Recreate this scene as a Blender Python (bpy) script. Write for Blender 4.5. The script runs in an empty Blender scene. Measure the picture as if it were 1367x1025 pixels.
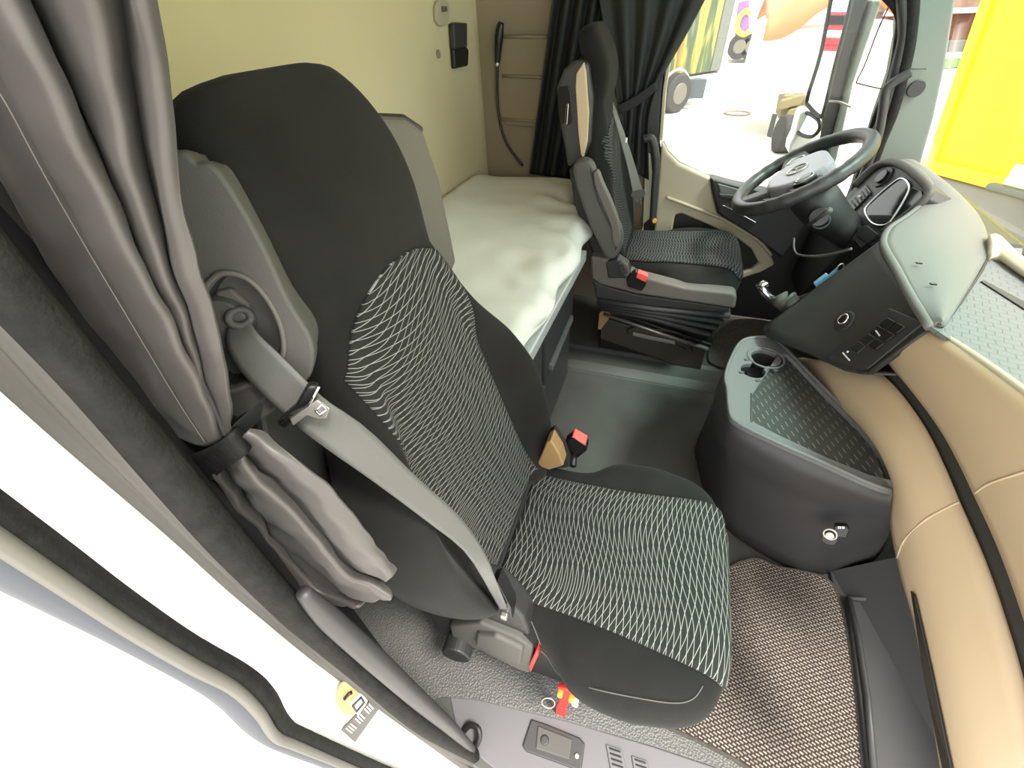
import bpy, bmesh, math, random
from mathutils import Vector as V, Matrix, noise
random.seed(4)
SC = bpy.context.scene
COL = SC.collection
# ------------------------------------------------------------------ camera model
F, CX, CY = 568.0, 683.5, 512.5
_d = V((720-CX, -(1150-CY), F)).normalized()
_up = -_d
_hf = (V((0, 0, 1)) - _up*_up.z).normalized()
_hr = _up.cross(_hf)
if _hr.x < 0: _hr = -_hr
_p = math.radians(21)
WX = -math.sin(_p)*_hf + math.cos(_p)*_hr
WY = math.cos(_p)*_hf + math.sin(_p)*_hr
WZ = _up
CAM = V((0, 0, 1.4))
def w(c): c = V(c); return V((WX.dot(c), WY.dot(c), WZ.dot(c)))
def ray(px, py): return w((px-CX, -(py-CY), F))
def PL(px, py, p, n):
    r = ray(px, py); n = V(n); return CAM + r*((V(p)-CAM).dot(n)/r.dot(n))
def AX(px, py, v): return PL(px, py, (v, 0, 0), (1, 0, 0))
def AY(px, py, v): return PL(px, py, (0, v, 0), (0, 1, 0))
def AZ(px, py, v): return PL(px, py, (0, 0, v), (0, 0, 1))
cd = bpy.data.cameras.new('camera'); co = bpy.data.objects.new('camera', cd); COL.objects.link(co)
cd.sensor_width = 36; cd.sensor_fit = 'HORIZONTAL'; cd.lens = F/1367*36; cd.clip_start = .01; cd.clip_end = 300
R_, U_, F_ = w((1, 0, 0)), w((0, 1, 0)), w((0, 0, 1))
co.matrix_world = Matrix(((R_.x, U_.x, -F_.x, CAM.x), (R_.y, U_.y, -F_.y, CAM.y), (R_.z, U_.z, -F_.z, CAM.z), (0, 0, 0, 1)))
SC.camera = co
# ------------------------------------------------------------------ materials
class NT:
    def __init__(s, name):
        s.m = bpy.data.materials.new(name); s.m.use_nodes = True; s.t = s.m.node_tree; s.b = s.t.nodes['Principled BSDF']
    def n(s, typ, **k):
        x = s.t.nodes.new(typ)
        for a, v in k.items():
            if a.startswith('i_'):
                key = a[2:]; x.inputs[int(key) if key.isdigit() else key].default_value = v
            else: setattr(x, a, v)
        return x
    def l(s, a, b): s.t.links.new(a, b)
    def math(s, op, a, b=None):
        x = s.n('ShaderNodeMath', operation=op)
        for i, v in enumerate((a, b)):
            if v is None: continue
            if isinstance(v, (int, float)): x.inputs[i].default_value = v
            else: s.l(v, x.inputs[i])
        return x.outputs[0]
    def mix(s, f, c1, c2):
        x = s.n('ShaderNodeMix', data_type='RGBA')
        for k, v in ((0, f), (6, c1), (7, c2)):
            if isinstance(v, (int, float)): x.inputs[k].default_value = v
            elif isinstance(v, tuple): x.inputs[k].default_value = (*v, 1)
            else: s.l(v, x.inputs[k])
        return x.outputs[2]
def M(name, col, rough=.5, metal=0, bump=0, bs=200, var=0, vs=6, spec=.5, sheen=0, trans=0, emit=0, coat=0, tex='noise'):
    k = NT(name); b = k.b
    b.inputs['Base Color'].default_value = (*col, 1); b.inputs['Roughness'].default_value = rough
    b.inputs['Metallic'].default_value = metal; b.inputs['Specular IOR Level'].default_value = spec
    b.inputs['Sheen Weight'].default_value = sheen; b.inputs['Coat Weight'].default_value = coat
    tc = k.n('ShaderNodeTexCoord')
    if var:
        nz = k.n('ShaderNodeTexNoise', i_Scale=vs, i_Detail=6.0); k.l(tc.outputs['Object'], nz.inputs['Vector'])
        rp = k.n('ShaderNodeMapRange', i_1=.3, i_2=.7, i_3=1-var, i_4=1+var); k.l(nz.outputs[0], rp.inputs[0])
        hs = k.n('ShaderNodeHueSaturation'); hs.inputs['Color'].default_value = (*col, 1); k.l(rp.outputs[0], hs.inputs['Value'])
        k.l(hs.outputs[0], b.inputs['Base Color'])
    if bump:
        if tex == 'voronoi':
            nz = k.n('ShaderNodeTexVoronoi', i_Scale=bs)
        else: nz = k.n('ShaderNodeTexNoise', i_Scale=bs, i_Detail=3.0)
        k.l(tc.outputs['Object'], nz.inputs['Vector'])
        bp = k.n('ShaderNodeBump', i_Strength=bump, i_Distance=.002); k.l(nz.outputs[0], bp.inputs['Height']); k.l(bp.outputs[0], b.inputs['Normal'])
    if emit: b.inputs['Emission Color'].default_value = (*col, 1); b.inputs['Emission Strength'].default_value = emit
    return k.m
def net_mat(name, base, line, ku, kv, wd, wob):
    k = NT(name); uv = k.n('ShaderNodeUVMap'); sp = k.n('ShaderNodeSeparateXYZ'); k.l(uv.outputs[0], sp.inputs[0])
    nz = k.n('ShaderNodeTexNoise', i_Scale=5.0, i_Detail=.5); k.l(uv.outputs[0], nz.inputs['Vector'])
    nz2 = k.n('ShaderNodeTexNoise', i_Scale=7.0, i_Detail=.5); mp = k.n('ShaderNodeMapping'); mp.inputs['Location'].default_value = (3, 5, 1)
    k.l(uv.outputs[0], mp.inputs[0]); k.l(mp.outputs[0], nz2.inputs['Vector'])
    U = k.math('MULTIPLY', sp.outputs[0], ku); W_ = k.math('MULTIPLY', sp.outputs[1], kv)
    a = k.math('ADD', k.math('ADD', W_, U), k.math('MULTIPLY', nz.outputs[0], wob))
    c = k.math('ADD', k.math('SUBTRACT', W_, U), k.math('MULTIPLY', nz2.outputs[0], wob))
    mn = k.math('MINIMUM', k.math('PINGPONG', a, .5), k.math('PINGPONG', c, .5))
    mr = k.n('ShaderNodeMapRange', i_1=wd*.5, i_2=wd*1.3, i_3=1.0, i_4=0.0); k.l(mn, mr.inputs[0])
    k.l(k.mix(mr.outputs[0], base, line), k.b.inputs['Base Color']); k.b.inputs['Roughness'].default_value = .9
    k.b.inputs['Sheen Weight'].default_value = .03; k.b.inputs['Specular IOR Level'].default_value = .2
    bp = k.n('ShaderNodeBump', i_Strength=.5, i_Distance=.002); k.l(mr.outputs[0], bp.inputs['Height']); k.l(bp.outputs[0], k.b.inputs['Normal'])
    return k.m
def brick_mat(name, c1, c2, mortar, scale, bw, rh, ms, rot=0, bump=.6, rough=.8, dist=.004, inv=False):
    k = NT(name); tc = k.n('ShaderNodeTexCoord'); mp = k.n('ShaderNodeMapping'); mp.inputs['Rotation'].default_value = (0, 0, rot)
    k.l(tc.outputs['Object'], mp.inputs[0])
    nz = k.n('ShaderNodeTexNoise', i_Scale=60.0); k.l(mp.outputs[0], nz.inputs['Vector'])
    ad = k.n('ShaderNodeMixRGB', blend_type='ADD', i_0=.004); k.l(mp.outputs[0], ad.inputs[1]); k.l(nz.outputs[1], ad.inputs[2])
    br = k.n('ShaderNodeTexBrick', offset=.5); k.l(ad.outputs[0], br.inputs['Vector'])
    br.inputs['Color1'].default_value = (*c1, 1); br.inputs['Color2'].default_value = (*c2, 1); br.inputs['Mortar'].default_value = (*mortar, 1)
    br.inputs['Scale'].default_value = scale; br.inputs['Mortar Size'].default_value = ms; br.inputs['Mortar Smooth'].default_value = .6
    br.inputs['Brick Width'].default_value = bw; br.inputs['Row Height'].default_value = rh
    k.l(br.outputs[0], k.b.inputs['Base Color']); k.b.inputs['Roughness'].default_value = rough
    bp = k.n('ShaderNodeBump', i_Strength=bump, i_Distance=dist, invert=not inv); k.l(br.outputs[1], bp.inputs['Height']); k.l(bp.outputs[0], k.b.inputs['Normal'])
    return k.m
def glass_mat(name, col, top=None):
    m = bpy.data.materials.new(name); m.use_nodes = True; t = m.node_tree; t.nodes.clear()
    o = t.nodes.new('ShaderNodeOutputMaterial'); tr = t.nodes.new('ShaderNodeBsdfTransparent'); gl = t.nodes.new('ShaderNodeBsdfGlossy')
    tr.inputs[0].default_value = (*col, 1); gl.inputs['Roughness'].default_value = .01
    mx = t.nodes.new('ShaderNodeMixShader'); lw = t.nodes.new('ShaderNodeLayerWeight'); pw = t.nodes.new('ShaderNodeMath'); pw.operation = 'POWER'; pw.inputs[1].default_value = 5; fr = t.nodes.new('ShaderNodeMath'); fr.operation = 'MULTIPLY_ADD'; fr.inputs[1].default_value = .25; fr.inputs[2].default_value = .02; t.links.new(lw.outputs['Facing'], pw.inputs[0]); t.links.new(pw.outputs[0], fr.inputs[0])
    t.links.new(fr.outputs[0], mx.inputs[0]); t.links.new(tr.outputs[0], mx.inputs[1]); t.links.new(gl.outputs[0], mx.inputs[2]); t.links.new(mx.outputs[0], o.inputs[0])
    if top:
        tc = t.nodes.new('ShaderNodeTexCoord'); sp = t.nodes.new('ShaderNodeSeparateXYZ'); t.links.new(tc.outputs['Object'], sp.inputs[0])
        mr = t.nodes.new('ShaderNodeMapRange'); mr.inputs[1].default_value = 1.34; mr.inputs[2].default_value = 1.42; t.links.new(sp.outputs[2], mr.inputs[0])
        mc = t.nodes.new('ShaderNodeMix'); mc.data_type = 'RGBA'; t.links.new(mr.outputs[0], mc.inputs[0])
        mc.inputs[6].default_value = (*col, 1); mc.inputs[7].default_value = (*top, 1); t.links.new(mc.outputs[2], tr.inputs[0])
    return m
fab = M('black_seat_velour', (.014, .0138, .013), .95, bump=.25, bs=500, var=.35, vs=5, sheen=.04, spec=.15)
net = net_mat('wavy_net_fabric', (.019, .020, .019), (.31, .31, .285), 15, 84, .05, 3.6)
net2 = net_mat('wavy_net_fabric_fine', (.016, .018, .018), (.13, .14, .135), 15, 84, .075, 3.0)
gplas = M('grey_plastic', (.07, .068, .062), .6, bump=.15, bs=700)
dplas = M('dark_plastic', (.022, .022, .022), .5, bump=.12, bs=700)
dplas2 = M('charcoal_plastic', (.035, .034, .036), .5, bump=.15, bs=600)
blk = M('black_plastic', (.008, .008, .008), .35)
tan = M('tan_plastic', (.50, .385, .25), .5, bump=.08, bs=900)
tan2 = M('beige_trim', (.42, .38, .27), .55, bump=.08, bs=700)
brown = M('taupe_plastic', (.105, .095, .085), .6, bump=.1, bs=700)
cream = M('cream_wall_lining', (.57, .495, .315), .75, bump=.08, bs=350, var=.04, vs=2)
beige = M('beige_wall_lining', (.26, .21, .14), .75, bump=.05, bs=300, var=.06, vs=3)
lipl = M('pale_seal_lip', (.15, .145, .13), .6, spec=.25); lipb = M('blue_grey_seal_lip', (.075, .08, .095), .6, spec=.25)
white = M('white_paint', (.60, .61, .57), .35, var=.03, vs=4, coat=.3)
rub = M('black_rubber', (.013, .0125, .012), .75, bump=.5, bs=260, var=.3, vs=60, spec=.15)
rub2 = M('grey_rubber_seal', (.06, .056, .052), .6, bump=.15, bs=200, var=.15, vs=8, spec=.25)
curt = M('grey_curtain_cloth', (.058, .053, .049), .5, bump=.12, bs=120, var=.06, vs=8, sheen=.05)
curtd = M('black_curtain_cloth', (.012, .013, .013), .7, bump=.15, bs=140)
web = M('grey_belt_webbing', (.105, .105, .098), .55, bump=.2, bs=900)
chrome = M('chrome', (.75, .76, .78), .15, 1)
steel = M('dull_steel', (.38, .36, .33), .4, .8)
red = M('red_plastic', (.70, .03, .02), .4)
redl = M('red_button', (.80, .09, .07), .4)
yel = M('amber_plastic', (.85, .45, .05), .4)
blu = M('blue_tag_plastic', (.20, .45, .65), .4)
offw = M('white_plastic', (.75, .75, .72), .4)
sheet = M('white_bed_sheet', (.72, .73, .68), .8, bump=.5, bs=14)
silver = M('satin_rail', (.50, .53, .52), .4, .3)
flr = M('dark_floor_vinyl', (.06, .06, .056), .5, bump=.15, bs=500, var=.12, vs=6)
pebble = M('pebbled_floor_vinyl', (.10, .098, .095), .5, bump=.9, bs=190, tex='voronoi')
sillm = M('grey_sill_plastic', (.125, .12, .13), .5, bump=.1, bs=500)
bronze = M('bronze_metal', (.055, .046, .036), .45, .3)
felt = M('brown_felt', (.060, .052, .043), .95, bump=.6, bs=400, var=.3, vs=60)
basket = brick_mat('woven_basket_mat', (.36, .31, .265), (.25, .21, .18), (.03, .02, .017), 1, .0125, .0076, .0024, .35, 1.0, .85)
tread = brick_mat('treaded_rubber_mat', (.15, .157, .154), (.15, .157, .154), (.13, .138, .136), 1, .026, .018, .0022, .3, .5, .6, .002)
def dash_mat(name, base, line, rot):
    k = NT(name); tc = k.n('ShaderNodeTexCoord'); mp = k.n('ShaderNodeMapping'); mp.inputs['Rotation'].default_value = (0, 0, rot); k.l(tc.outputs['Object'], mp.inputs[0])
    sp = k.n('ShaderNodeSeparateXYZ'); k.l(mp.outputs[0], sp.inputs[0])
    yy = k.math('MULTIPLY', sp.outputs[1], 62.0); xx = k.math('ADD', k.math('MULTIPLY', sp.outputs[0], 30.0), k.math('MULTIPLY', k.math('FLOOR', yy), .37))
    a = k.math('LESS_THAN', k.math('FRACT', xx), .5); c = k.math('LESS_THAN', k.math('ABSOLUTE', k.math('SUBTRACT', k.math('FRACT', yy), .5)), .09)
    f_ = k.math('MULTIPLY', a, c); k.l(k.mix(f_, base, line), k.b.inputs['Base Color']); k.b.inputs['Roughness'].default_value = .6
    bp = k.n('ShaderNodeBump', i_Strength=.5, i_Distance=.002); k.l(f_, bp.inputs['Height']); k.l(bp.outputs[0], k.b.inputs['Normal'])
    return k.m
ribs = dash_mat('ribbed_tray_mat', (.034, .036, .032), (.13, .135, .13), 1.25)
dtop = M('grey_green_dash_skin', (.135, .138, .128), .55, bump=.25, bs=500)
dface = M('dark_dash_skin', (.028, .029, .027), .55, bump=.25, bs=500)
pillar = M('grey_green_pillar_trim', (.17, .20, .175), .65, bump=.1, bs=400)
lblue = M('grey_blue_plastic', (.125, .13, .132), .5, bump=.15, bs=600)
wheelm = M('steering_leather', (.030, .030, .030), .42, bump=.15, bs=600)
hubm = M('lilac_grey_plastic', (.27, .255, .29), .45)
screenm = M('dark_display_glass', (.01, .012, .012), .08)
glass = glass_mat('clear_glass', (.96, .98, .97)); wsg = glass_mat('windscreen_glass', (.95, .96, .94), (.70, .88, .85))
mirm = M('mirror_glass', (.92, .93, .94), .02, 1)
conc = M('concrete_yard', (.62, .60, .55), .9, var=.07, vs=.8)
tyre = M('tyre_rubber', (.03, .03, .03), .8)
woodst = M('brass_stain', (.42, .27, .12), .5, .4)
# ------------------------------------------------------------------ mesh helpers
def link(o, parent=None):
    COL.objects.link(o)
    if parent: o.parent = parent; o.matrix_parent_inverse = parent.matrix_world.inverted() if False else Matrix.Translation(-parent.location)
    return o
def mk(name, vs, fs, mat, parent=None, smooth=True, bevel=0, subd=0, solid=0, uvs=None, off=-1):
    me = bpy.data.meshes.new(name); me.from_pydata([tuple(v) for v in vs], [], fs); me.materials.append(mat)
    bm = bmesh.new(); bm.from_mesh(me)
    if not uvs: bmesh.ops.recalc_face_normals(bm, faces=bm.faces)
    bm.to_mesh(me); bm.free()
    if uvs:
        ul = me.uv_layers.new(name='UVMap')
        for lp in me.loops: ul.data[lp.index].uv = uvs[lp.vertex_index]
    if smooth: me.polygons.foreach_set('use_smooth', [True]*len(me.polygons))
    o = link(bpy.data.objects.new(name, me), parent)
    if solid: s = o.modifiers.new('s', 'SOLIDIFY'); s.thickness = solid; s.offset = off
    if bevel:
        b = o.modifiers.new('b', 'BEVEL'); b.width = bevel; b.segments = 3; b.limit_method = 'ANGLE'; b.angle_limit = .6; b.use_clamp_overlap = True
    if subd: s = o.modifiers.new('u', 'SUBSURF'); s.levels = subd; s.render_levels = subd
    return o
def cr(pts, n, closed=False):
    P = [V(p) for p in pts]; m = len(P); out = []
    segs = m if closed else m-1
    for i in range(n):
        t = i/(n if closed else n-1)*segs; k = min(int(t), segs-1); f = t-k
        g = (lambda j: P[j % m]) if closed else (lambda j: P[max(0, min(m-1, j))])
        a, b, c, d = g(k-1), g(k), g(k+1), g(k+2)
        out.append(.5*((2*b)+(c-a)*f+(2*a-5*b+4*c-d)*f*f+(3*b-a-3*c+d)*f**3))
    return out
def loft(name, rings, mat, parent=None, closed=True, cap=True, **k):
    n = len(rings[0]); vs = [p for r in rings for p in r]; fs = []
    for i in range(len(rings)-1):
        for j in range(n if closed else n-1):
            fs.append((i*n+j, i*n+(j+1) % n, (i+1)*n+(j+1) % n, (i+1)*n+j))
    if cap and closed: fs += [tuple(range(n)), tuple(range((len(rings)-1)*n, len(rings)*n))]
    return mk(name, vs, fs, mat, parent, **k)
def prism(name, pts, vec, mat, parent=None, bevel=.003, sm=0, smooth=False, **k):
    P = [V(p) for p in pts]
    if sm: P = cr(P, sm, True)
    return loft(name, [P, [p+V(vec) for p in P]], mat, parent, smooth=smooth, bevel=bevel, **k)
def frame(d):
    d = V(d).normalized(); a = V((0, 0, 1)) if abs(d.z) < .9 else V((1, 0, 0))
    u = d.cross(a).normalized(); return u, d.cross(u).normalized(), d
def tube(name, pts, r, mat, parent=None, n=10, res=0, closed=False, flat=1, **k):
    P = cr(pts, res, closed) if res else [V(p) for p in pts]
    m = len(P); rs = r if isinstance(r, (list, tuple)) else [r]*m
    if len(rs) != m: rs = [rs[min(len(rs)-1, int(i/(m-1)*(len(rs)-1)))]*(1-(i/(m-1)*(len(rs)-1)) % 1)+rs[min(len(rs)-1, int(i/(m-1)*(len(rs)-1))+1)]*((i/(m-1)*(len(rs)-1)) % 1) for i in range(m)]
    rings = []; u = None
    for i in range(m):
        d = (P[(i+1) % m]-P[i-1]) if closed else (P[min(i+1, m-1)]-P[max(i-1, 0)])
        d.normalize()
        if u is None: u = frame(d)[0]
        u = (u-d*u.dot(d)).normalized(); v = d.cross(u)
        rings.append([P[i]+(u*math.cos(2*math.pi*j/n)+v*math.sin(2*math.pi*j/n)*flat)*rs[i] for j in range(n)])
    if closed: rings.append(rings[0]); return loft(name, rings, mat, parent, cap=False, **k)
    return loft(name, rings, mat, parent, **k)
def cyl(name, c, d, r, h, mat, parent=None, n=28, r2=None, bevel=.002, **k):
    u, v, d = frame(d); c = V(c); r2 = r if r2 is None else r2
    ring = lambda q, rr: [q+(u*math.cos(2*math.pi*j/n)+v*math.sin(2*math.pi*j/n))*rr for j in range(n)]
    return loft(name, [ring(c, r), ring(c+d*h, r2)], mat, parent, smooth=False, bevel=bevel, **k)
def ringt(name, c, d, R, r, mat, parent=None, n=36, sy=1, **k):
    u, v, d = frame(d)
    return tube(name, [V(c)+u*math.cos(2*math.pi*j/n)*R+v*math.sin(2*math.pi*j/n)*R*sy for j in range(n)], r, mat, parent, closed=True, **k)
def box(name, lo, hi, mat, parent=None, bevel=.004, **k):
    a, b = V(lo), V(hi)
    return prism(name, [(a.x, a.y, a.z), (b.x, a.y, a.z), (b.x, b.y, a.z), (a.x, b.y, a.z)], (0, 0, b.z-a.z), mat, parent, bevel, **k)
def obox(name, c, ax, ay, az, mat, parent=None, bevel=.002, **k):   # oriented box by half-vectors
    c, ax, ay, az = V(c), V(ax), V(ay), V(az)
    return prism(name, [c-ax-ay-az, c+ax-ay-az, c+ax+ay-az, c-ax+ay-az], az*2, mat, parent, bevel, **k)
def strip(name, A, B, mat, parent=None, n=0, thick=.004, rows=1, fn=None, **k):   # surface between two 3-D paths
    A = cr(A, n) if n else [V(a) for a in A]; B = cr(B, n) if n else [V(b) for b in B]
    rings = []
    for i in range(len(A)):
        rings.append([A[i].lerp(B[i], j/rows)+(fn(i/(len(A)-1), j/rows) if fn else V()) for j in range(rows+1)])
    return loft(name, rings, mat, parent, closed=False, solid=thick, off=0, **k)
def holes(name, outer, inners, origin, ux, uy, depth, mat, parent=None, bevel=0):   # flat plate with holes: 2-D outlines in (ux, uy)
    cu = bpy.data.curves.new(name, 'CURVE'); cu.dimensions = '2D'; cu.fill_mode = 'BOTH'; cu.extrude = depth/2; cu.bevel_depth = bevel
    for poly in [outer]+inners:
        s = cu.splines.new('POLY'); s.points.add(len(poly)-1); s.use_cyclic_u = True
        for i, (a, b) in enumerate(poly): s.points[i].co = (a, b, 0, 1)
    tmp = bpy.data.objects.new('t', cu); COL.objects.link(tmp); bpy.context.view_layer.update()
    me = bpy.data.meshes.new_from_object(tmp.evaluated_get(bpy.context.evaluated_depsgraph_get())); bpy.data.objects.remove(tmp); me.name = name
    ux, uy = V(ux).normalized(), V(uy); uy = (uy-ux*uy.dot(ux)).normalized(); uz = ux.cross(uy); O = V(origin)
    for v in me.vertices: q = v.co.copy(); v.co = O+ux*q.x+uy*q.y+uz*q.z
    me.materials.clear(); me.materials.append(mat)
    return link(bpy.data.objects.new(name, me), parent)
def to2d(P, origin, ux, uy):
    ux, uy = V(ux).normalized(), V(uy); uy = (uy-ux*uy.dot(ux)).normalized(); O = V(origin)
    return [((p-O).dot(ux), (p-O).dot(uy)) for p in P]
def tag(o, label=None, cat=None, group=None, kind=None):
    for a, b in (('label', label), ('category', cat), ('group', group), ('kind', kind)):
        if b: o[a] = b
    return o
def thing(name, loc, label, cat, group=None):
    o = bpy.data.objects.new(name, None); o.location = V(loc); o.empty_display_size = .05; COL.objects.link(o); return tag(o, label, cat, group)
def root(name, loc):
    o = bpy.data.objects.new(name, None); o.location = V(loc); COL.objects.link(o); o['kind'] = 'structure'; return o
def st(o): o['kind'] = 'structure'; return o
from mathutils.bvhtree import BVHTree
_bv = {}
def hit(o, px, py, d=0):   # point of a mesh seen at this pixel, lifted by d along its normal
    if o.name not in _bv: _bv[o.name] = BVHTree.FromPolygons([v.co.copy() for v in o.data.vertices], [tuple(p.vertices) for p in o.data.polygons])
    r = ray(px, py).normalized(); loc, nn, i, t = _bv[o.name].ray_cast(CAM, r)
    if loc is None: loc, nn, i, t = min((_bv[o.name].find_nearest(CAM+r*(.3+.02*q)) for q in range(120)), key=lambda z: z[3])
    if nn.dot(r) > 0: nn = -nn
    return loc+nn*d
def hitn(o, px, py):
    hit(o, px, py); r = ray(px, py).normalized(); nn = _bv[o.name].ray_cast(CAM, r)[1] or V((0, 0, 1)); return nn if nn.dot(r) < 0 else -nn
def lerps(tab, t):   # smooth curve through (t, value) pairs
    n = len(tab)
    if t <= tab[0][0]: return tab[0][1]
    for i in range(n-1):
        (a, va), (b, vb) = tab[i], tab[i+1]
        if t <= b:
            h = b-a; f = (t-a)/h
            m0 = (vb-tab[i-1][1])/(b-tab[i-1][0]) if i else (vb-va)/h
            m1 = (tab[i+2][1]-va)/(tab[i+2][0]-a) if i+2 < n else (vb-va)/h
            return (2*f**3-3*f*f+1)*va+(f**3-2*f*f+f)*h*m0+(-2*f**3+3*f*f)*vb+(f**3-f*f)*h*m1
    return tab[-1][1]
def smst(a, b, x): t = max(0, min(1, (x-a)/(b-a))); return t*t*(3-2*t)
# ------------------------------------------------------------------ the shell of the cab
f = st(prism('floor', [V((-.95, y, z)) for y, z in [(.10, 0), (1.0, 0), (1.60, 0), (1.655, .004), (1.66, .012), (1.70, .035), (1.78, .045), (1.80, .055), (2.40, .055), (2.40, -.05), (.10, -.05)]], (2.1, 0, 0), flr, bevel=.002))
st(box('wall_rear', (-1.03, .08, -.05), (-.95, 2.40, 2.0), cream, bevel=0))
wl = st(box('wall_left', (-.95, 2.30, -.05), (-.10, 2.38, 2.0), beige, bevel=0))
pp = [(664, 30), (672, 46), (740, 46), (740, 172), (676, 166), (667, 150)]
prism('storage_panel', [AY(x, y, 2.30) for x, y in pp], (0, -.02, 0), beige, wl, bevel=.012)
for y0, y1 in ((49, 49), (101, 104), (159, 163)):
    tube('panel_seam', [AY(670, y0, 2.278), AY(738, y1, 2.278)], .007, beige, wl, n=8)
st(box('ceiling', (-1.03, .08, 2.0), (.62, 2.40, 2.06), cream, bevel=0))
st(box('trim_1', (.50, .10, 1.80), (.62, 2.30, 2.0), beige, bevel=.02))          # header above the windscreen
# near body side: door pillar, seals and painted jamb
def path(pts, X): return [AX(x, y, X if not isinstance(X, list) else X[i]) for i, (x, y) in enumerate(pts)]
up = lambda P, k=.45: [P[0]+(P[0]-P[1]).normalized()*k, P[0]+(P[0]-P[1]).normalized()*.2, P[0]+(P[0]-P[1]).normalized()*.08]+P
P1 = up(path([(0, 345), (120, 490), (249, 640), (330, 735), (400, 812), (470, 880), (560, 955), (636, 1003)], [-.33]*5+[-.31, -.26, -.205]))
P2 = up(path([(0, 400), (110, 520), (215, 645), (300, 740), (380, 818), (470, 896), (560, 972), (630, 1012)], [-.335]*5+[-.315, -.265, -.21]))
P3 = up(path([(0, 440), (100, 553), (195, 650), (300, 755), (390, 836), (470, 905), (560, 977), (628, 1017)], [-.36]*5+[-.33, -.28, -.22]))
P4 = up(path([(0, 515), (100, 602), (240, 722), (320, 795), (400, 862), (470, 915), (567, 986), (640, 1040)], [-.40]*5+[-.36, -.30, -.23]))
P5 = up(path([(0, 658), (83, 720), (166, 783), (249, 841), (330, 888), (361, 919), (384, 957), (415, 973), (523, 1021), (590, 1048)], -.40))
P6 = up(path([(0, 708), (83, 766), (166, 824), (249, 874), (307, 907), (342, 940), (363, 973), (392, 987), (477, 1025), (560, 1062)], -.395))
P6b = up(path([(0, 730), (83, 784), (166, 838), (249, 888), (305, 918), (338, 950), (361, 980), (392, 994), (466, 1025), (555, 1068)], -.385))
P7 = up(path([(0, 772), (83, 814), (166, 857), (260, 910), (299, 938), (328, 967), (357, 988), (400, 1006), (445, 1025), (545, 1072)], -.40))
wr = root('wall_right', (-.4, .1, 0))
bul = lambda h: (lambda u, v: V((h*math.sin(math.pi*v), -h*.3*math.sin(math.pi*v), 0)))
strip('foam_seal', P1, P2, rub, wr, 60, .02, 6, bul(.012))
strip('lip_seal', P2, P3, rub2, wr, 60, .012, 6, bul(.016))
strip('seal_flange', P3, P4, rub2, wr, 60, .012, 3, bul(.003))
jam = strip('door_jamb', P4, P5, white, wr, 60, .02, 4)
strip('outer_seal', P5, P6, rub, wr, 60, .012, 6, bul(.012))
strip('seal_lip', P6, P6b, lipl, wr, 60, .012, 5, bul(.012))
strip('outer_lip', P6b, P7, lipb, wr, 60, .012, 5, bul(.008))
# lining between the pillar and the rear wall
st(mk('trim_2', [V((-.37, .12, 0)), V((-.37, .12, 2.0)), V((-.47, .215, 2.0)), V((-.47, .215, 0)), V((-.95, .215, 2.0)), V((-.95, .215, 0))], [(0, 1, 2, 3), (3, 2, 4, 5)], dplas, smooth=False, solid=.02))
st(box('trim_10', (-1.0, .02, -.6), (-.425, .095, 2.0), white, bevel=.01))
# painted sill side below the step plate
st(box('trim_3', (-.20, .01, -.30), (1.05, .10, -.03), white, bevel=.02))
# far door pillar and its trims
pb = [(868, 60), (892, 60), (884, 120), (880, 190), (883, 215), (876, 320), (858, 320), (862, 190)]
b0 = st(prism('trim_4', [AY(x, y, 2.245) for x, y in pb], (0, .06, 0), dface, bevel=.008))
prism('edge_strip', [AY(x, y, 2.24) for x, y in ((892, 70), (885, 120), (880, 188), (884, 188), (889, 120), (897, 70))], (0, .06, 0), tan2, b0, bevel=.002)
prism('beige_insert', [AY(x, y, 2.238) for x, y in ((862, 202), (868, 206), (871, 235), (869, 290), (858, 300))], (0, .03, 0), tan2, b0, bevel=.002)
# far A-pillar: faces the cab, leans back with the windscreen
pa = [(1205, -60), (1292, -60), (1276, 0), (1262, 89), (1247, 158), (1231, 214), (1225, 240), (1120, 330), (1146, 235), (1170, 157), (1190, 100), (1200, 48), (1201, 20), (1190, 3), (1150, -30)]
t5 = st(prism('trim_5', [AY(x, y, 2.24) for x, y in pa], (0, .08, 0), pillar, bevel=.008))
gas = [(1188, 2), (1200, 22), (1199, 48), (1190, 100), (1169, 157), (1143, 237)]
tube('window_gasket', [AY(x, y, 2.225) for x, y in [(1100, -30), (1160, -20)]+gas+[(1120, 300)]], .011, rub, t5, res=40)
tube('pillar_seal', [AY(x, y, 2.215) for x, y in [(1218, -30), (1215, 30), (1208, 80), (1190, 150), (1170, 200), (1140, 290)]], .022, rub, t5, res=30)
tube('pillar_edge', [AY(x, y, 2.215) for x, y in [(1200, -30), (1207, 30), (1202, 70), (1180, 150), (1160, 200), (1132, 280)]], .018, dplas, t5, res=30)
q = AY(1222, 118, 2.235); cyl('tweeter_cover', q, (0, -1, 0), .026, .012, dplas2, t5)
tube('pillar_seam', [AY(1212, 92, 2.237), AY(1237, 92, 2.237)], .0012, dplas2, t5, n=6)
# windows
gw = [(840, -40), (1160, -40), (1188, 2), (1200, 22), (1199, 48), (1190, 100), (1169, 157), (1143, 237), (1128, 285), (1060, 268), (985, 250), (940, 239), (905, 222), (889, 208), (870, 190)]
st(prism('window_1', [AY(x, y, 2.285) for x, y in gw], (0, .006, 0), glass, bevel=0))
def wsx(y, z): return .93+.16*(1-((y-1.2)/1.1)**2)-.27*(z-.85)
ys = [.10+2.18*i/24 for i in range(25)]
st(loft('window_2', [[V((wsx(y, z), y, z)) for y in ys] for z in [.74+.11*i for i in range(11)]], wsg, closed=False, solid=.006))
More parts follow.
